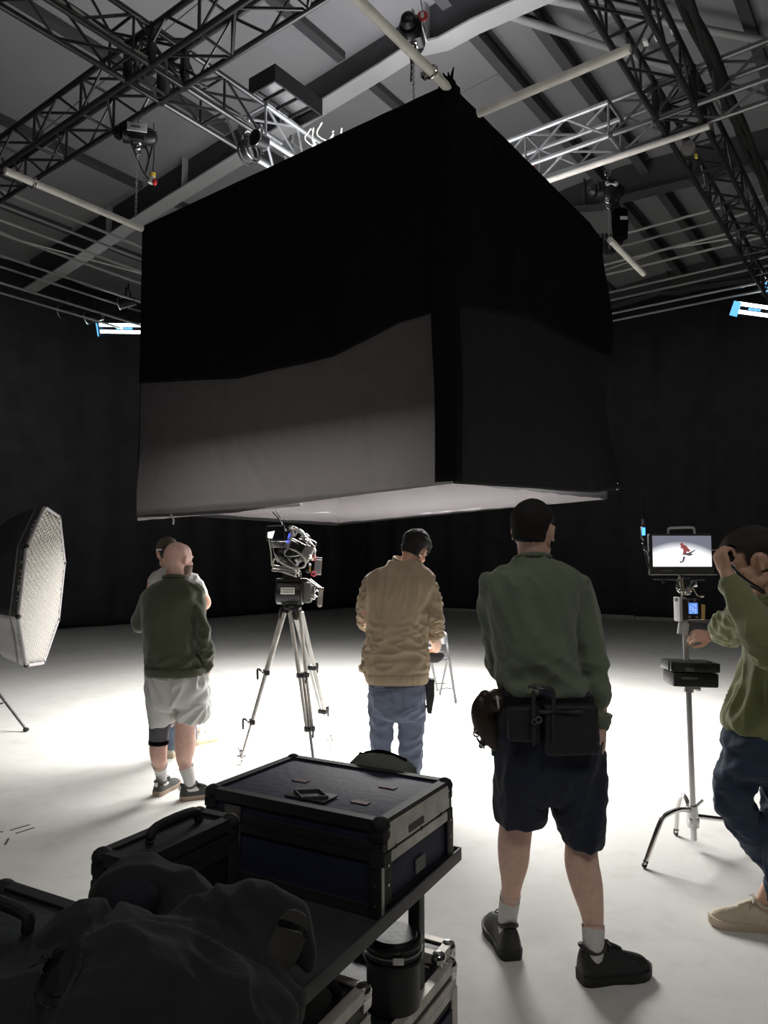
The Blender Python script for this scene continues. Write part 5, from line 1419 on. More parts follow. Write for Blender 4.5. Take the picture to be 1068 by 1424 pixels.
merge_mesh('sweatshirt', bm, olive, g2, .009, 5, [((1, 0, -.5), 7, .35, .014, 3, lambda co: np.clip((co[:, 0] - atY(262, 880, 5.11).x) / .06, 0.0, 1)), ((0, 0, 1), 5, .4, .006, 6, None), ((1, 0, .2), 8, .3, .009, 9, lambda co: np.clip((zof(895, 5.11) - co[:, 2]) / .1, 0, 1))])
bm = BM(); rows_loft(bm, [(927, 203, 287, 0, .172), (929, 202.5, 288, 0, .175), (936, 203, 288, 0, .172), (938, 204.5, 286, 0, .165)], D, sub=2); obj('waistband', bm, olive, g2, world=True)
bm = BM(); rows_loft(bm, [(924, 279, 295, .02, .045), (925, 279.5, 294.5, .02, .044), (932, 281, 294, .02, .04)], D, n=20, sub=2); obj('sleeve_cuff', bm, olive, g2, world=True)
bm = BM(); torus(bm, atY(244.5, 803.5, D), (0, .2, 1), .083, .012, 30, 8); obj('collar', bm, olive, g2, world=True)
pg = fabric('pale_grey_shorts', (.78, .78, .755), .2, var=.05)
bm = BM(); rows_loft(bm, [(926, 207, 284, 0, .14), (940, 204, 288, 0, .16), (960, 204, 290, 0, .165), (978, 205, 291, 0, .15), (986, 206, 290, 0, .11)], D)
rows_loft(bm, [(965, 205, 250, 0, .13), (985, 206, 247, 0, .12), (1000, 208, 243, 0, .12), (1009, 210, 237, 0, .115)], D, n=26)
rows_loft(bm, [(965, 246, 291, 0, .13), (985, 247, 291, 0, .125), (996, 246, 290, 0, .12), (1003, 248, 286, 0, .115)], D, n=26)
merge_mesh('shorts', bm, pg, g2, .008, 5, [((.75, 0, .7), 7, .22, .016, 4, lambda co: (co[:, 0] > atY(247, 960, 5.11).x) * 1.0), ((-.65, 0, .8), 7, .22, .014, 11, lambda co: (co[:, 0] <= atY(247, 960, 5.11).x) * 1.0)])
bm = BM(); tube(bm, [atY(221.5, 1003, D), atY(221, 1020, D), atY(220.5, 1033, D)], [.071, .067, .066], 22, 3); kb = obj('knee_sleeve', bm, fabric('knee_grey', (.13, .13, .15)), g2, world=True)
bm = BM(); cyl(bm, atY(220.7, 1029, D), atY(220.5, 1034.5, D), .0685, seg=24); obj('knee_sleeve_band', bm, M['black_cloth'], kb, world=True)
leg_sock(g2, LL, D, aL_, (tl - hl).normalized(), .036, 1061, sock_w)
so = leg_sock(g2, LR, D, aR_, (tR - hR).normalized(), .038, 1064, sock_w)
bm = BM(); random.seed(4)
for i in range(9):
    p = atY(257.5 + .6 * math.sin(i * 2), 1068 + i * 1.9, D - .0475 - .0); box(bm, p, (.010 + .008 * random.random(), .003, .004), rotm(0, 0, random.uniform(-.6, .6)))
obj('sock_lettering', bm, M['ink'], so, world=True, smooth=False)
sg = mat('shoe_grey', (.075, .08, .075), .8, 0, .1, 40, .4, 200); sgum = mat('sole_gum', (.42, .32, .25), .6)
shoe(g2, hl, tl, sg, sgum, M['black_cloth'], h=.072, wid=.05, tab=M['label_white'])
shoe(g2, hR, tR, sg, sgum, M['black_cloth'], h=.072, wid=.05, tab=M['label_white'])

# ---------------------------------------------------------------- person in white T-shirt and cap standing behind him
D = 6.1
g3 = thing('person', 'person in white T-shirt and dark cap with folded arms, half hidden behind the bald man', 'person', Vector((atY(243, 900, D).x, D, 0)))
sk = BM(); hc = atY(233, 769, D); hr = rotm(R(28), R(-6), R(-4)); hk = 1.02
head(sk, hc, hr, hk)
tube(sk, [hc + hr @ Vector((0, -.03, -.03)), atY(236, 788, D), atY(238, 800, D), atY(240, 840, D)], [.058, .060, .07, .07], 18, 4)
tube(sk, [atY(240, 830, D), atY(242, 880, D), atY(243, 930, D)], [.10, .12, .12], 18, 3)
limb_px(sk, [(268, 808, 0, 9), (278, 822, .0, 7.5), (286, 838, .02, 7.5), (280, 842, .12, 6.5), (262, 836, .22, 5.5)], D); hand(sk, atY(259, 835, D + .23), (-1, .1, .1), (0, -1, 0), 1, .5)
limb_px(sk, [(214, 808, 0, 9), (211, 838, .05, 7), (230, 840, .22, 5.5)], D); hand(sk, atY(233, 839, D + .23), (1, .1, .1), (0, -1, 0), 1, .5)
h3a, t3a = atz(236, 1055, 0), atz(247, 1050, 0); h3b, t3b = atz(268, 1037, 0), atz(289, 1032, 0)
t3a = fixlen(h3a, atz(246, 1040, 0), .29); t3b = fixlen(h3b, t3b, .29)
a3a, a3b = h3a.lerp(t3a, .2) + Vector((0, 0, .11)), h3b.lerp(t3b, .2) + Vector((0, 0, .11))
leg_to(sk, [(230, 940, 0, 13), (236, 1000, .0, 7)], D, a3a, (t3a - h3a).normalized(), .036); leg_to(sk, [(256, 940, 0, 13), (262, 1000, .15, 7)], D, a3b, (t3b - h3b).normalized(), .036)
b3 = merge_mesh('body', sk, SK3, g3, .008, 4)
eyes(g3, hc, hr, hk, hair_brown)
hair_from(b3, g3, hc, hr, hk, lambda l: short_hair(l, -.045), .010, hair_brown, amp=.003)
cap = fabric('cap_fabric', (.10, .085, .06), .1)
bm = BM(); ell(bm, hc + hr @ Vector((0, -.008, .045)) * hk, Vector((.088, .106, .088)) * hk, hr, 24, 16)
bmesh.ops.bisect_plane(bm, geom=bm.verts[:] + bm.edges[:] + bm.faces[:], plane_co=hc + hr @ Vector((0, 0, .028)), plane_no=hr @ Vector((0, .12, -1)), clear_outer=True)
o = obj('cap', bm, cap, g3, world=True); o.modifiers.new('thickness', 'SOLIDIFY').thickness = .004
bm = BM(); torus(bm, hc + hr @ Vector((0, -.008, .032)), hr @ Vector((0, -.12, 1)), .096, .007, 30, 6, .9); obj('cap_band', bm, M['label_white'], o, world=True)
bm = BM(); prism(bm, [(.07 * math.cos(t) , .09 + .075 * math.sin(t)) for t in [math.pi * i / 12 for i in range(13)]], 0, .005, Matrix.Translation(hc + hr @ Vector((0, 0, .035))) @ hr.to_4x4() @ Matrix.Rotation(-.15, 4, 'X')); obj('cap_brim', bm, cap, o, world=True)
wt = fabric('white_tee', (.55, .54, .53), .1, var=.04)
bm = BM(); rows_loft(bm, [(789, 226, 252, 0, .065), (794, 217, 262, 0, .09), (802, 209, 271, 0, .12), (820, 208, 273, 0, .14), (860, 210, 274, 0, .15), (900, 212, 276, 0, .15), (930, 211, 276, 0, .15)], D)
limb_px(bm, [(266, 806, 0, 11), (275, 817, 0, 10), (280, 827, 0, 9)], D); limb_px(bm, [(216, 806, 0, 10), (212, 825, .02, 9)], D)
merge_mesh('shirt', bm, wt, g3, .010, 4, [((.4, 0, 1), 6, .4, .008, 3, None)])
jn = fabric('jeans_blue', (.12, .15, .21), .1)
bm = BM(); rows_loft(bm, [(915, 214, 273, 0, .13), (945, 212, 274, 0, .14), (965, 214, 273, 0, .11)], D)
limb_px(bm, [(229, 945, 0, 14.5), (233, 980, 0, 12), (236, 1010, .02, 9.5), (237.5, 1042, a3a.y - D, 8)], D); limb_px(bm, [(257, 945, 0, 14.5), (261, 980, .06, 12), (263, 1005, .15, 9.5), (266, 1027, a3b.y - D, 8)], D)
merge_mesh('jeans', bm, jn, g3, .010, 4, [((1, 0, .3), 9, .4, .008, 3, None)])
cream = mat('shoe_cream', (.62, .58, .47), .7, 0, .06, 30, .3, 120); sc_ = mat('sole_cream', (.60, .50, .34), .6)
sock(g3, [atY(237, 1030, a3a.y), a3a + Vector((0, 0, .03)), a3a + Vector((0, 0, -.02))], [.042, .042, .042], sock_w, (t3a - h3a).normalized()); sock(g3, [atY(266, 1018, a3b.y), a3b + Vector((0, 0, .03)), a3b + Vector((0, 0, -.02))], [.042, .042, .042], sock_w, (t3b - h3b).normalized())
shoe(g3, h3a, t3a, cream, sc_, cream); shoe(g3, h3b, t3b, cream, sc_, cream)

# ---------------------------------------------------------------- man in the tan jacket (centre)
D = 5.15
g4 = thing('person', 'dark-haired man seen from behind in wrinkled tan jacket and blue jeans, looking down', 'person', Vector((atY(553, 900, D).x, D, 0)))
sk = BM(); hc = atY(577, 765, D + .05); hr = rotm(R(-26), R(-24), R(14)); hk = 1.06
head(sk, hc, hr, hk)
tube(sk, [hc + hr @ Vector((0, -.03, -.035)), atY(567, 787, D), atY(562, 800, D), atY(558, 850, D)], [.060, .062, .075, .07], 20, 4)
tube(sk, [atY(558, 840, D), atY(555, 900, D), atY(552, 960, D)], [.10, .12, .11], 18, 3)
sR = [(594, 816, 0, 14), (602, 840, -.02, 12), (604, 860, -.02, 11.5), (603, 876, .07, 11.5), (602, 884, .09, 11)]
sL = [(516, 814, 0, 13), (508, 838, .04, 10.5), (506, 856, .10, 9.5), (507, 866, .18, 9), (512, 868, .26, 8)]
limb_px(sk, [(594, 816, 0, 9), (603, 862, .03, 8), (604, 885, .08, 7.5), (607, 897, .17, 7), (606, 903, .26, 5.5)], D); hand(sk, atY(605.5, 904, D + .27), (-.55, .75, .0), (0, 0, -1), 1, .35, 1.0)
limb_px(sk, [(516, 814, 0, 9), (506, 860, .10, 7.5), (518, 870, .34, 6), (535, 868, .42, 5)], D); hand(sk, atY(538, 868, D + .43), (1, .3, .0), (0, 0, -1), 1, .4)
fL, fR = atz(524, 1112, 0), atz(572, 1114, 0)
leg_to(sk, [(531, 960, 0, 14), (531, 1040, 0, 9)], D, fL + Vector((0, .05, .11)), Vector((-.1, 1, 0)), .036); leg_to(sk, [(571, 960, 0, 14), (571, 1040, 0, 9)], D, fR + Vector((0, .05, .11)), Vector((.15, 1, 0)), .036)
b4 = merge_mesh('body', sk, SK3, g4, .0065, 4)
eyes(g4, hc, hr, hk, hair_dark)
hair_from(b4, g4, hc, hr, hk, lambda l: short_hair(l, -.052), lambda l: .010 + .018 * max(0, min(1, (l.z + .0) / .06)), hair_dark, amp=.006, freq=55)
tan = fabric('tan_cotton', (.52, .40, .28), .15, vs=7)
bm = BM()
rows_loft(bm, [(780, 540, 588, .0, .085), (787, 534, 592, 0, .095), (794, 520, 600, 0, .11), (803, 508, 605, 0, .13), (820, 505, 606, 0, .15), (850, 509, 595, 0, .16), (885, 509, 594, 0, .165), (915, 507, 597, 0, .165), (932, 506, 597, 0, .165), (946, 510, 595, 0, .16)], D)
limb_px(bm, sR, D); limb_px(bm, sL, D)
rows_loft(bm, [(890, 508, 524, .06, .04), (915, 503, 520, .08, .05), (930, 499.5, 520, .10, .06), (934, 502, 520, .10, .06)], D, n=20)
xm = atY(555, 850, D).x
merge_mesh('jacket', bm, tan, g4, .008, 3, [((1, 0, .12), 10, .28, .013, 3, lambda co: np.clip((zof(855, 5.15) - co[:, 2]) / .15, 0, 1) * np.clip((co[:, 2] - zof(936, 5.15)) / .05, 0, 1)),
    ((1, 0, -.45), 8, .25, .016, 8, lambda co: np.clip((co[:, 0] - xm) / .2, 0, 1) * np.clip((zof(825, 5.15) - co[:, 2]) / .1, 0, 1) * np.clip((co[:, 2] - zof(885, 5.15)) / .1 + 1, 0, 1)),
    ((.15, 0, 1), 8, .3, .008, 12, lambda co: np.clip((co[:, 2] - zof(900, 5.15)) / .2, 0, 1)), ((1, 0, .1), 14, .4, .012, 15, lambda co: (np.abs(co[:, 0] - xm) > .235) * 1.0)], .45)
bm = BM(); rows_loft(bm, [(935, 507.5, 596.5, 0, .166), (937, 506.5, 597, 0, .17), (945, 508, 596, 0, .168), (949, 510, 594.5, 0, .162)], D, sub=2, n=90)
for v in bm.verts: v.co += Vector((0, -.004 * math.sin(v.co.x * 160), 0))
obj('waistband', bm, tan, g4, world=True)
bm = BM(); c0 = atY(562, 788, D)
rings = []
for t_, rx, zz in ((0, .105, -.03), (1, .094, .012), (2, .090, .05), (3, .083, .048), (4, .080, .0)):
    rings.append([c0 + Vector((math.cos(a) * rx + .006 * t_, math.sin(a) * rx * .92, zz + .018 * math.sin(a * 1 + .5) - .035 * math.cos(a) * .9)) for a in [2 * math.pi * k / 28 for k in range(28)]])
rings_to_mesh(bm, rings); o = obj('collar', bm, tan, g4, world=True, angle=60)
for (c_, r_, ax) in ((atY(602, 883, D + .09), .052, (.0, .5, -1)), (atY(511, 867, D + .24), .045, (.4, 1, 0))):
    bm = BM(); torus(bm, c_, ax, r_, .012, 24, 8); torus(bm, c_ + Vector(ax) * -.012, ax, r_ + .003, .011, 24, 8); obj('rolled_cuff', bm, tan, g4, world=True)
jb = fabric('jeans_slate', (.20, .23, .32), .15, vs=10)
bm = BM(); rows_loft(bm, [(938, 515, 589, 0, .13), (950, 513, 590, 0, .145), (970, 512, 592, 0, .15), (992, 513, 592, 0, .13), (1000, 515, 591, 0, .10)], D)
rows_loft(bm, [(980, 513, 553, 0, .11), (1010, 514, 548, 0, .095), (1045, 515, 544, 0, .08), (1075, 514, 541, 0, .075), (1100, 512, 538, .03, .075), (1106, 512, 537, .03, .07)], D, n=26)
rows_loft(bm, [(980, 552, 592, 0, .11), (1010, 553, 590, 0, .095), (1045, 555, 588, 0, .085), (1072, 558, 586, 0, .08), (1100, 560, 584, .03, .078), (1107, 561, 583, .03, .07)], D, n=26)
merge_mesh('jeans', bm, jb, g4, .008, 4, [((1, 0, .35), 8, .3, .008, 3, None), ((1, 0, -.5), 6, .3, .006, 8, None)])
shd = mat('shoe_brown', (.05, .035, .025), .5, 0, .1, 20)
shoe(g4, fL + Vector((0, -.06, 0)), fL + Vector((-.03, .23, 0)), shd, sole=shoe_sole_b, lace=M['black_cloth']); shoe(g4, fR + Vector((0, -.06, 0)), fR + Vector((.05, .23, 0)), shd, sole=shoe_sole_b, lace=M['black_cloth'])
bm = BM()
for x0, y0, x1, y1 in ((520, 958, 546, 958), (560, 958, 586, 957)):
    a, b = atY(x0, y0, D - .153), atY(x1, y1, D - .153); zb = atY(x0, 984, D - .15).z
    for p, q in ((a, b), (a, Vector((a.x + .005, a.y, zb))), (b, Vector((b.x - .005, b.y, zb))), (Vector((a.x + .005, a.y, zb)), Vector(((a.x + b.x) / 2, a.y, zb - .03))), (Vector((b.x - .005, b.y, zb)), Vector(((a.x + b.x) / 2, a.y, zb - .03)))):
        tube(bm, [p, q], .003, 6, 2)
obj('pocket_seam', bm, jb, g4, world=True)
pouch('hip_holster', [(591, 943), (604, 944), (604, 968), (600, 992), (594, 991)], D, D - .03, D + .06, pk, g4, .008)
# dark cap he holds at his waist
t = thing('dark_pouch', 'dark grey soft pouch held at the waist by the man in tan jacket', 'pouch', atY(605, 912, D + .36))
q = lambda px, py, dy=0: atY(px, py, D + .36 + dy) - Vector(t.location)
bm = BM(); rings_to_mesh(bm, [sring(q(x, y), Vector((1, 0, 0)), Vector((0, 1, 0)), rx, ry, 2.6, 24) for x, y, rx, ry in ((604, 905.5, .055, .045), (604, 907, .072, .06), (604.5, 912, .075, .065), (603, 918, .06, .055), (601, 921, .045, .04))])
obj('pouch_body', bm, fabric('cap_grey', (.06, .06, .065)), t, angle=70)
bm = BM(); torus(bm, q(604, 907.5), (0, 0, 1), .066, .005, 24, 6); obj('rim', bm, fabric('cap_rim', (.03, .03, .03)), t)

# ---------------------------------------------------------------- man at the monitor on the right edge
D = 3.22
g5 = thing('person', 'man in green fleece and dark jeans at the right edge, viewfinder at his eye', 'person', Vector((atY(1075, 900, D).x, D, 0)))
sk = BM(); hc = atY(1048, 780, D); hr = rotm(R(78), R(-14), R(0)); hk = 1.10
head(sk, hc, hr, hk)
tube(sk, [hc + hr @ Vector((0, -.03, -.035)), atY(1064, 812, D), atY(1076, 838, D), atY(1082, 880, D)], [.062, .064, .078, .08], 20, 4)
tube(sk, [atY(1086, 870, D), atY(1082, 930, D), atY(1074, 1000, D)], [.10, .11, .10], 18, 3)
gp = Vector((P(962, 880).x, SY - .09, P(962, 882).z))          # right hand closes on the stand clamp
sh = atY(1070, 852, D + .1)
el = atY(1010, 872, D + .42)
tube(sk, [sh, el, gp + Vector((.075, -.03, .0))], [.055, .042, .028], 18, 5)
hand(sk, gp + Vector((.062, -.025, .0)), (-1, .30, .02), (-.1, .6, -.35), 1, .75, .95)
ebL = atY(1076, 905, D - .34)
wr = atY(1010, 797, D - .16)
tube(sk, [atY(1092, 862, D - .05), ebL, wr], [.055, .045, .028], 18, 5)
hand(sk, wr, (atY(1003, 777, D - .14) - wr), (1, .3, .1), 1, .85, 1.0, curls=(.75, .85, .95, 1.0), thumb=1.0)
hs, ts = atz(1088, 1296, 0), atz(1024, 1288, 0); ts = fixlen(hs, atz(1025, 1289, 0), .30); hs = ts + (hs - ts).normalized() * .30
an5 = hs.lerp(ts, .2) + Vector((0, 0, .11))
leg_to(sk, [(1088, 1010, 0, 22), (1088, 1110, 0, 17), (1086, 1200, .02, 11)], D, an5, (ts - hs).normalized(), .037)
an6 = atY(1092, 1232, D + .2)
tube(sk, [atY(1040, 1020, D + .03), atY(1012, 1108, D + .03), atY(1052, 1172, D + .1), an6], [.06, .045, .04, .034], 18, 5)
b5 = merge_mesh('body', sk, SK3, g5, .005, 4)
eyes(g5, hc, hr, hk, hair_dark)
hair_from(b5, g5, hc, hr, hk, lambda l: short_hair(l, -.045), lambda l: .008 + .018 * max(0, min(1, (l.z - .02) / .05)), hair_brown, amp=.005, freq=55)
fleece = fabric('green_fleece', (.25, .27, .125), .4, vs=6)
bm = BM()
rows_loft(bm, [(822, 1060, 1096, 0, .085), (832, 1052, 1108, 0, .11), (845, 1046, 1124, 0, .14), (865, 1044, 1134, 0, .16), (900, 1042, 1134, 0, .16), (940, 1034, 1132, 0, .16), (975, 1022, 1128, 0, .165), (1000, 1012, 1124, 0, .17), (1014, 1013, 1122, 0, .165), (1024, 1024, 1116, 0, .14)], D)
tube(bm, [sh, el, gp + Vector((.16, -.055, .0)), gp + Vector((.075, -.035, .0))], [.090, .072, .052, .040], 22, 5)
tube(bm, [atY(1096, 862, D - .05), ebL, atY(1017, 812, D - .165)], [.10, .088, .052], 22, 5)
merge_mesh('fleece_top', bm, fleece, g5, .008, 5, [((.25, 0, 1), 7, .25, .016, 3, lambda co: np.clip((zof(900, 3.2) - co[:, 2]) / .12, 0, 1) * np.clip((co[:, 2] - zof(1022, 3.2)) / .12, .15, 1)), ((.0, 1, .25), 12, .3, .014, 7, lambda co: np.clip((co[:, 1] - 3.3) / .15, 0, 1) * (co[:, 2] > zof(905, 3.6))), ((.6, .2, 1), 7, .35, .008, 12, None)])
bm = BM(); torus(bm, atY(1073, 830, D), (-.35, 0, 1), .088, .016, 30, 8); torus(bm, atY(1071, 824, D), (-.35, 0, 1), .082, .015, 30, 8); obj('collar', bm, fleece, g5, world=True)
dj = fabric('dark_jeans', (.04, .06, .10), .12, vs=10)
bm = BM(); rows_loft(bm, [(1004, 1018, 1122, 0, .13), (1020, 1013, 1122, 0, .15), (1045, 1008, 1122, 0, .15), (1070, 1004, 1122, 0, .13), (1085, 1010, 1118, 0, .09)], D)
limb_px(bm, [(1042, 1030, .03, 30), (1030, 1070, .03, 28), (1017, 1105, .03, 25), (1034, 1140, .06, 22.5), (1062, 1185, .13, 18), (1088, 1222, .19, 15)], D)
limb_px(bm, [(1090, 1035, 0, 33), (1090, 1090, 0, 28), (1088, 1150, 0, 24), (1086, 1210, .02, 20), (1088, 1268, an5.y - D, 18), (1089, 1279, an5.y - D, 17)], D)
merge_mesh('jeans', bm, dj, g5, .008, 4, [((1, 0, .5), 7, .3, .010, 3, None), ((1, 0, -.4), 9, .35, .006, 6, None)])
shoe(g5, hs, ts, mat('shoe_sand', (.62, .54, .40), .7, 0, .08, 30, .4, 120), mat('sole_sand', (.60, .50, .38), .6), cream, h=.088, wid=.052, solet=.036)
f6 = an6 + Vector((.06, 0, -.10)); shoe(g5, Vector((f6.x + .04, f6.y, .11)), Vector((f6.x - .22, f6.y - .02, .0)) if False else Vector((an6.x - .20, an6.y - .05, .01)), mat('shoe_sand2', (.62, .54, .40), .7), sc_, cream) if False else None
shoe(g5, Vector((an6.x + .07, an6.y, an6.z - .12)), Vector((an6.x - .16, an6.y - .06, .012)), cream, sc_, cream)
bm = BM(); tube(bm, [atY(1046, 866, D + .16), atY(1042, 880, D + .19), atY(1038, 905, D + .17)], [.022, .03, .012], 10, 4, flat=(Vector((0, 1, 0)), .35)); tube(bm, [atY(1046, 840, D + .14), atY(1045, 870, D + .18)], .008, 8, 2); obj('shoulder_strap', bm, pk, g5, world=True)
bm = BM(); torus(bm, atY(1037, 908, D + .16), (0, 1, 0), .008, .003, 12, 6); torus(bm, atY(1034, 916, D + .16), (0, 1, 0), .006, .002, 12, 6); obj('zip_pull', bm, M['alu'], g5, world=True)
# the finder he looks through
t = thing('viewfinder', 'small black director viewfinder held at the eye of the man in green fleece', 'viewfinder', atY(1008, 772, D - .10))
q = lambda px, py, dy=0: atY(px, py, D - .10 + dy) - Vector(t.location)
bm = BM(); cyl(bm, q(1019, 776), q(1004, 771), .020, .026, 20); cyl(bm, q(1004, 771), q(1001, 770), .029, .029, 20); obj('barrel', bm, M['black_plastic'], t)
bm = BM(); torus(bm, q(1001, 770), (q(1001, 770) - q(1019, 776)), .028, .003, 20, 6); obj('front_ring', bm, M['chrome'], t)
bm = BM(); box(bm, q(1000, 764, -.0), (.055, .012, .003), rotm(0, 0, R(-6))); obj('flip_shade', bm, M['alu'], t)
bm = BM()
tube(bm, [q(1010, 780), q(1022, 792, -.05), q(1030, 800, -.06), q(1040, 808, -.05), q(1062, 822, .0)], .006, 8, 5)
tube(bm, [q(1012, 782), q(1019, 796, -.0), q(1028, 806, -.02), q(1040, 812, -.0), q(1064, 826, .05)], .006, 8, 5)
obj('neck_cord', bm, M['cable'], t)
# ================================================================ CART WITH CASES (foreground)
cS = Vector((.475, .88, 0)).normalized(); cL = Vector((-cS.y, cS.x, 0))
CRZ = math.atan2(-cL.y, -cL.x)      # local x = -cL (to the right), local y = cS (away)
M['navy_panel'] = mat('navy_panel', (.024, .029, .06), .62, 0, .2, 6, .15, 40)
M['dark_panel'] = mat('dark_panel', (.014, .015, .017), .45, 0, .2, 8, .1, 60)
M['latch_grey'] = mat('latch_grey', (.16, .155, .14), .4, .5, .2, 12)
M['edge_alu'] = mat('edge_alu', (.70, .66, .60), .5, .2, .2, 12, .1, 60)
M['edge_dark'] = mat('edge_dark', (.026, .026, .027), .6, .1, .2, 12)
M['cart'] = mat('cart_steel', (.055, .055, .055), .45, .3, .2, 10)
cart = thing('equipment_cart', 'dark steel equipment cart carrying the flight cases in the foreground', 'cart', Vector((.226, 2.178, 0)), CRZ)
TZ = .78
def cbox(name, x0, x1, y0, y1, z0, z1, m, par, bev=.002):
    bm = BM(); box(bm, ((x0 + x1) / 2, (y0 + y1) / 2, (z0 + z1) / 2), (x1 - x0, y1 - y0, z1 - z0), None, bev)
    return obj(name, bm, m, par)
cbox('tray', -.62, -.003, -1.10, -.0, TZ - .036, TZ - .028, M['cart'], cart)
for a in ((-.62, 0, -.006, 0), (-.62, 0, -1.10, -1.094), (-.62, -.614, -1.1, 0), (-.006, 0, -1.1, 0)):
    cbox('tray_lip', *a, TZ - .036, TZ, M['cart'], cart)
cbox('lower_shelf', -.62, 0, -1.10, -.0, .10, .125, M['cart'], cart)
for x in (-.105, -.55):
    for y in (-.14, -1.04):
        cbox('post', x, x + .035, y, y + .035, .06, TZ - .036, M['cart'], cart)
        bm = BM(); cyl(bm, (x + .005, y + .017, .05), (x + .03, y + .017, .05), .05, seg=20); cyl(bm, (x - .0, y + .017, .05), (x + .035, y + .017, .05), .012); obj('caster', bm, M['rubber'], cart)
cbox('post_brace', -.16, -.09, -.13, -.12, TZ - .10, TZ - .036, M['cart'], cart)
def flight_case(name, label, base, L, Dp, H, lid, panel, edge, ball, rz=CRZ, detail=1):
    """base = the near right bottom corner; x from -L to 0, y from 0 to Dp"""
    t = thing(name, label, 'case', base, rz)
    e = .026
    cbox('case_body', -L + .004, -.004, .004, Dp - .004, .002, H - lid - .002, panel, t, .003)
    cbox('case_lid', -L + .004, -.004, .004, Dp - .004, H - lid + .002, H - .004, panel, t, .003)
    bm = BM()
    for z0, z1 in ((H - lid - e * .9, H - lid - .001), (0, e)):
        for y in (0, Dp - .004): box(bm, (-L / 2, y + .002, (z0 + z1) / 2), (L, .006, z1 - z0))
        for x in (0, -L + .004): box(bm, (x - .002, Dp / 2, (z0 + z1) / 2), (.006, Dp, z1 - z0))
    o = obj('edge_trim', bm, edge, t, smooth=False)
    bm = BM()
    for z0, z1 in ((H - lid + .001, H - lid + e * .9), (H - e, H)):
        for y in (0, Dp - .004): box(bm, (-L / 2, y + .002, (z0 + z1) / 2), (L, .006, z1 - z0))
        for x in (0, -L + .004): box(bm, (x - .002, Dp / 2, (z0 + z1) / 2), (.006, Dp, z1 - z0))
    for y in (e / 2, Dp - e / 2): box(bm, (-L / 2, y, H), (L, e, .004))
    for x in (-e / 2, -L + e / 2): box(bm, (x, Dp / 2, H), (e, Dp, .004))
    obj('edge_trim', bm, edge, t, smooth=False)
    for x in (0, -L):
        for y in (0, Dp):
            bm = BM()
            sx = -1 if x == 0 else 1; sy = 1 if y == 0 else -1
            box(bm, (x + sx * .017, y + sy * -.001 + 0, (H - lid) / 2), (.038, .007, H - lid), None, .002); box(bm, (x + sx * -.001, y + sy * .017, (H - lid) / 2), (.007, .038, H - lid), None, .002)
            obj('corner_angle', bm, edge, t)
            bm = BM(); ell(bm, (x + sx * .014, y + sy * .014, H - .012), (.024, .024, .021)); box(bm, (x + sx * .016, y + sy * .016, H - .035), (.040, .040, .03), None, .006)
            obj('ball_corner', bm, ball, t)
            if detail:
                bm = BM()
                for z in (.03, (H - lid) * .5, H - lid - .03):
                    cyl(bm, (x - sx * .004, y + sy * .018, z), (x - sx * .007, y + sy * .018, z), .0035, seg=8); cyl(bm, (x + sx * .018, y - sy * .004, z), (x + sx * .018, y - sy * .007, z), .0035, seg=8)
                obj('rivet', bm, M['chrome'], t)
    return t
def latch(t, x, y, z, m, k=1.0, face='y'):
    bm = BM(); box(bm, (x, y, z - .03 * k), (.045 * k, .005, .06 * k), None, .002); box(bm, (x, y, z + .022 * k), (.045 * k, .005, .034 * k), None, .002)
    p = obj('latch_plate', bm, m, t)
    bm = BM(); torus(bm, (x, y - .006, z - .022 * k), (0, 1, 0), .013 * k, .003, 16, 6); cyl(bm, (x, y, z - .022 * k), (x, y - .010, z - .022 * k), .010 * k); box(bm, (x, y - .006, z + .006), (.022 * k, .008, .034 * k), None, .002)
    obj('butterfly_catch', bm, M['chrome'], p)
base = Vector((-.003, 1.797, TZ - .026))
c1 = flight_case('flight_case', 'large navy flight case with metal edges and ball corners on top of the cart', base, .565, .40, .226, .075, M['navy_panel'], M['edge_dark'], M['rubber'])
c1.rotation_euler[2] = math.atan2(-.49 * 1 + 0, .87) * 1.0
# the lit side's wide metal lid band, label patches and stickers
bm = BM(); box(bm, (.001, .20, .186), (.006, .36, .062), None, .002); obj('metal_band', bm, M['edge_alu'], c1)
bm = BM(); box(bm, (.001, .20, .135), (.006, .385, .026), None, .002); obj('metal_band', bm, M['edge_alu'], c1)
for y in (.012, .388):
    bm = BM(); box(bm, (.0015, y, .062), (.006, .036, .12), None, .003); obj('side_angle', bm, M['edge_alu'], c1)
bm = BM(); box(bm, (.0045, .17, .173), (.003, .085, .018)); obj('worn_sticker', bm, mat('worn_grey', (.07, .07, .065), .6), c1, smooth=False)
bm = BM(); box(bm, (.0005, .20, .062), (.004, .055, .035)); obj('label', bm, mat('label_grey', (.20, .20, .19), .6), c1, smooth=False)
bm = BM()
for y in (.06, .2, .32): cyl(bm, (.004, y, .155), (.008, y, .155), .004, seg=8)
obj('rivet', bm, M['ink'], c1)
latch(c1, -.465, -.004, .148, M['latch_grey'], 1.2)
bm = BM(); box(bm, (-.27, .085, .226), (.13, .07, .004), None, .002); torus(bm, (-.27, .085, .229), (0, 0, 1), .04, .006, 4, 6, 1.3); obj('stacking_cup', bm, M['edge_dark'], c1)
for x, y, k in ((-.38, .19, 0), (-.13, .11, 1), (-.13, .26, 2)):
    bm = BM(); box(bm, (x, y, .2235), (.05, .022, .002)); obj('red_sticker', bm, mat('sticker_red', (.11, .028, .025), .6), c1, smooth=False)
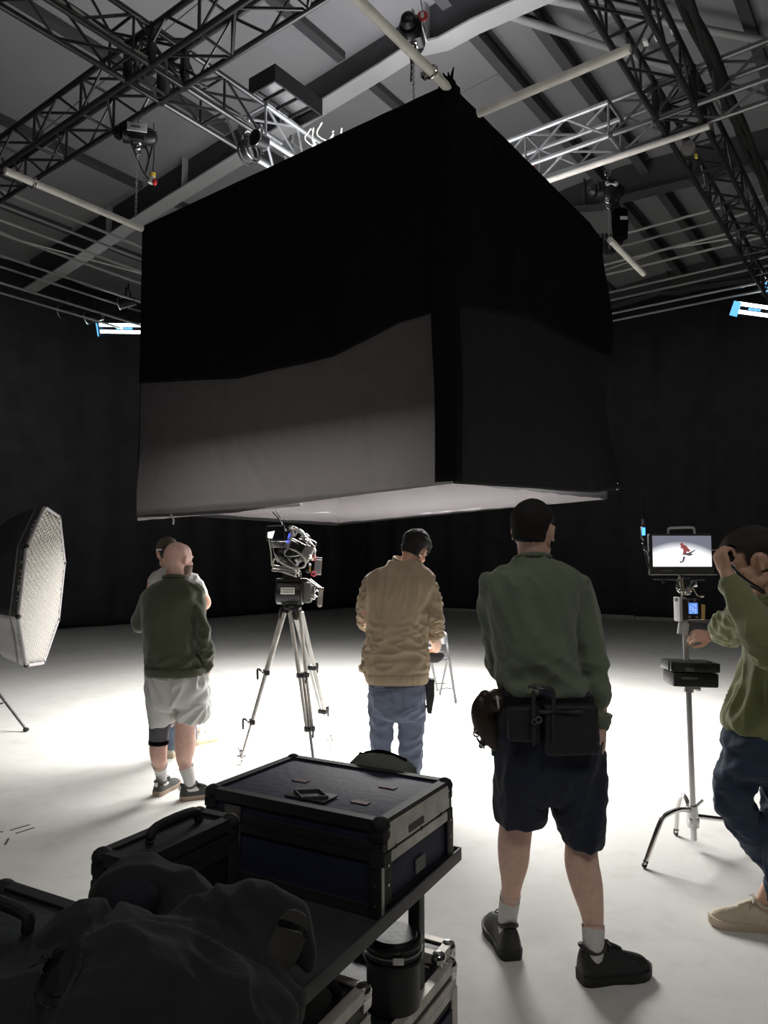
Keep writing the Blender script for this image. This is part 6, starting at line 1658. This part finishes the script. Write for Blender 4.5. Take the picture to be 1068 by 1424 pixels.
# second case, left
def at_top(px, py, z): return atz(px, py, z)
c2 = flight_case('black_case', 'black hard case at the left rear of the cart beside the navy flight case', Vector((-.522, 1.578, TZ - .026)), .13, .33, .218, .06, M['dark_panel'], M['edge_dark'], M['rubber'], detail=0)
bm = BM(); tube(bm, [(-.065, .10, .219), (-.065, .12, .245), (-.065, .24, .245), (-.065, .26, .219)], .011, 10, 4); obj('handle', bm, M['rubber'], c2)
c3 = flight_case('black_case', 'black hard case at the left edge of the photo with a moulded handle on top', Vector((-.64, 1.017, TZ - .026)), .33, .37, .218, .06, M['dark_panel'], M['edge_dark'], M['rubber'], detail=0)
bm = BM(); tube(bm, [(-.26, .26, .219), (-.25, .26, .245), (-.12, .26, .245), (-.11, .26, .219)], .011, 10, 4); obj('handle', bm, M['rubber'], c3)
# soft bag behind the navy case
t = thing('soft_bag', 'grey green soft bag lying behind the navy flight case', 'bag', base + cS * .40 - cL * -.0 + Vector((-.0, 0, 0)), CRZ)
bm = BM(); rings_to_mesh(bm, [sring(Vector((-.25, .06, z)), Vector((1, 0, 0)), Vector((0, 1, 0)), rx, ry, 3, 30) for z, rx, ry in ((0, .10, .045), (.03, .12, .055), (.15, .12, .055), (.22, .11, .05), (.248, .085, .035), (.256, .04, .015))])
for v in bm.verts: v.co += Vector((0, 0, .008 * noise.noise(v.co * 14)))
obj('bag_body', bm, mat('bag_grey', (.13, .135, .115), .8, 0, .2, 20, .4, 90), t, angle=60)
bm = BM(); tube(bm, [(-.33, .06, .246), (-.25, .06, .262), (-.17, .06, .246)], .006, 8, 4); obj('bag_zip', bm, M['black_cloth'], t)
# jacket heap
jk = thing('dark_jacket', 'crumpled dark jacket thrown over the cases at the lower left', 'jacket', Vector((-.33, 1.32, .74)))
J = lambda px, py, D_: atY(px, py, D_)
bm = BM()
tube(bm, [J(150, 1290, 1.42), J(190, 1252, 1.48), J(240, 1262, 1.50), J(270, 1290, 1.46)], [.06, .075, .07, .055], 16, 4)
tube(bm, [J(240, 1330, 1.36), J(300, 1285, 1.40), J(350, 1268, 1.43), J(395, 1290, 1.42), J(425, 1330, 1.40)], [.06, .055, .045, .045, .035], 16, 4)
tube(bm, [J(120, 1330, 1.30), J(190, 1345, 1.30), J(270, 1340, 1.32), J(330, 1350, 1.34)], [.09, .085, .07, .05], 16, 4)
tube(bm, [J(340, 1300, 1.38), J(350, 1340, 1.36), J(362, 1385, 1.33), J(390, 1420, 1.32)], [.05, .055, .06, .05], 16, 4)
tube(bm, [J(60, 1420, 1.18), J(160, 1420, 1.2), J(260, 1430, 1.22), J(340, 1440, 1.25)], [.11, .13, .12, .09], 16, 4)
tube(bm, [J(135, 1310, 1.38), J(150, 1335, 1.34), J(180, 1390, 1.27)], [.06, .08, .09], 16, 4)
for (x, y, d, r_) in ((200, 1380, 1.30, .14), (300, 1400, 1.30, .12), (120, 1370, 1.28, .12), (260, 1360, 1.34, .10)): ell(bm, J(x, y, d) + Vector((0, 0, -.05)), (r_, r_, r_ * .8))
merge_mesh('jacket_cloth', bm, fabric('jacket_dark', (.030, .029, .029), .1, vs=6), jk, .007, 5, [((.8, 0, .4), 5, .3, .013, 3, None), ((-.4, .3, .8), 8, .35, .006, 9, None)])
bm = BM(); ell(bm, J(190, 1265, 1.46) + Vector((.0, -.035, .03)), (.055, .05, .045)); o = obj('hood_opening', bm, mat('hood_lining', (.010, .010, .018), .9), jk, world=True)
bm = BM(); p = J(385, 1300, 1.36); tube(bm, [J(408, 1288, 1.36), J(395, 1320, 1.345), J(378, 1345, 1.33)], [.03, .03, .028], 12, 3, flat=(Vector((0, 1, 0)), .4)); obj('cuff_tab', bm, fabric('cuff_grey', (.05, .048, .045)), jk, world=True)
# lower shelf: metal-edged cases and round drum
c4 = flight_case('aluminium_case', 'metal-edged case on the lower shelf of the cart at its right end', Vector((.0, 1.86, .125)), .36, .45, .30, .07, M['dark_panel'], M['edge_alu'], M['chrome'])
bm = BM()
for y in (.10, .20): torus(bm, (.006, y, .21), (1, 0, 0), .03, .006, 4, 6)
box(bm, (.003, .15, .18), (.006, .10, .10), None, .003); obj('recessed_latch', bm, M['edge_alu'], c4)
bm = BM(); box(bm, (.003, .36, .10), (.005, .10, .16)); obj('blue_panel', bm, M['navy_panel'], c4, smooth=False)
t = thing('round_drum', 'black round drum with silver clasp standing on the case under the cart tray', 'drum', Vector((*atz(547, 1301, .60).xy, .427)))
bm = BM(); cyl(bm, (0, 0, .0), (0, 0, .17), .071, .074, 32); torus(bm, (0, 0, .168), (0, 0, 1), .074, .006, 32, 8); torus(bm, (0, 0, .125), (0, 0, 1), .077, .005, 32, 8); obj('drum_body', bm, M['black_plastic'], t)
bm = BM(); cyl(bm, (0, 0, .171), (0, 0, .182), .068, .062, 32); obj('drum_lid', bm, M['dark_panel'], t)
bm = BM(); torus(bm, (0, 0, .148), (0, 0, 1), .0765, .003, 32, 8); cl = obj('metal_band', bm, M['alu'], t)
bm = BM(); box(bm, (.012, -.079, .148), (.03, .008, .02), None, .002); obj('clasp', bm, M['chrome'], cl)
c5 = flight_case('aluminium_case', 'metal-edged case with black handle lying under the cart tray, left of the round drum', Vector((-.175, 1.546, .125)), .33, .30, .475, .09, M['dark_panel'], M['edge_alu'], M['chrome'], detail=0)
bm = BM(); tube(bm, [(-.12, .10, .476), (-.11, .12, .515), (-.06, .20, .515), (-.05, .23, .476)], .012, 10, 4); obj('handle', bm, M['rubber'], c5)
t = thing('cable_coil', 'pale cable coil on the metal-edged case under the cart tray', 'cable', Vector((-.235, 1.62, .648)))
bm = BM()
for k in range(4): torus(bm, (0, 0, -.03 + k * .012), (.1 * k - .1, .1, 1), .05 - .002 * k, .007, 24, 8)
obj('coil', bm, M['cable_pale'], t)
c6 = flight_case('aluminium_case', 'metal-edged case behind the round drum on the lower cart shelf', Vector((.165, 2.20, .125)), .30, .10, .335, .06, M['dark_panel'], M['edge_alu'], M['chrome'], detail=0)
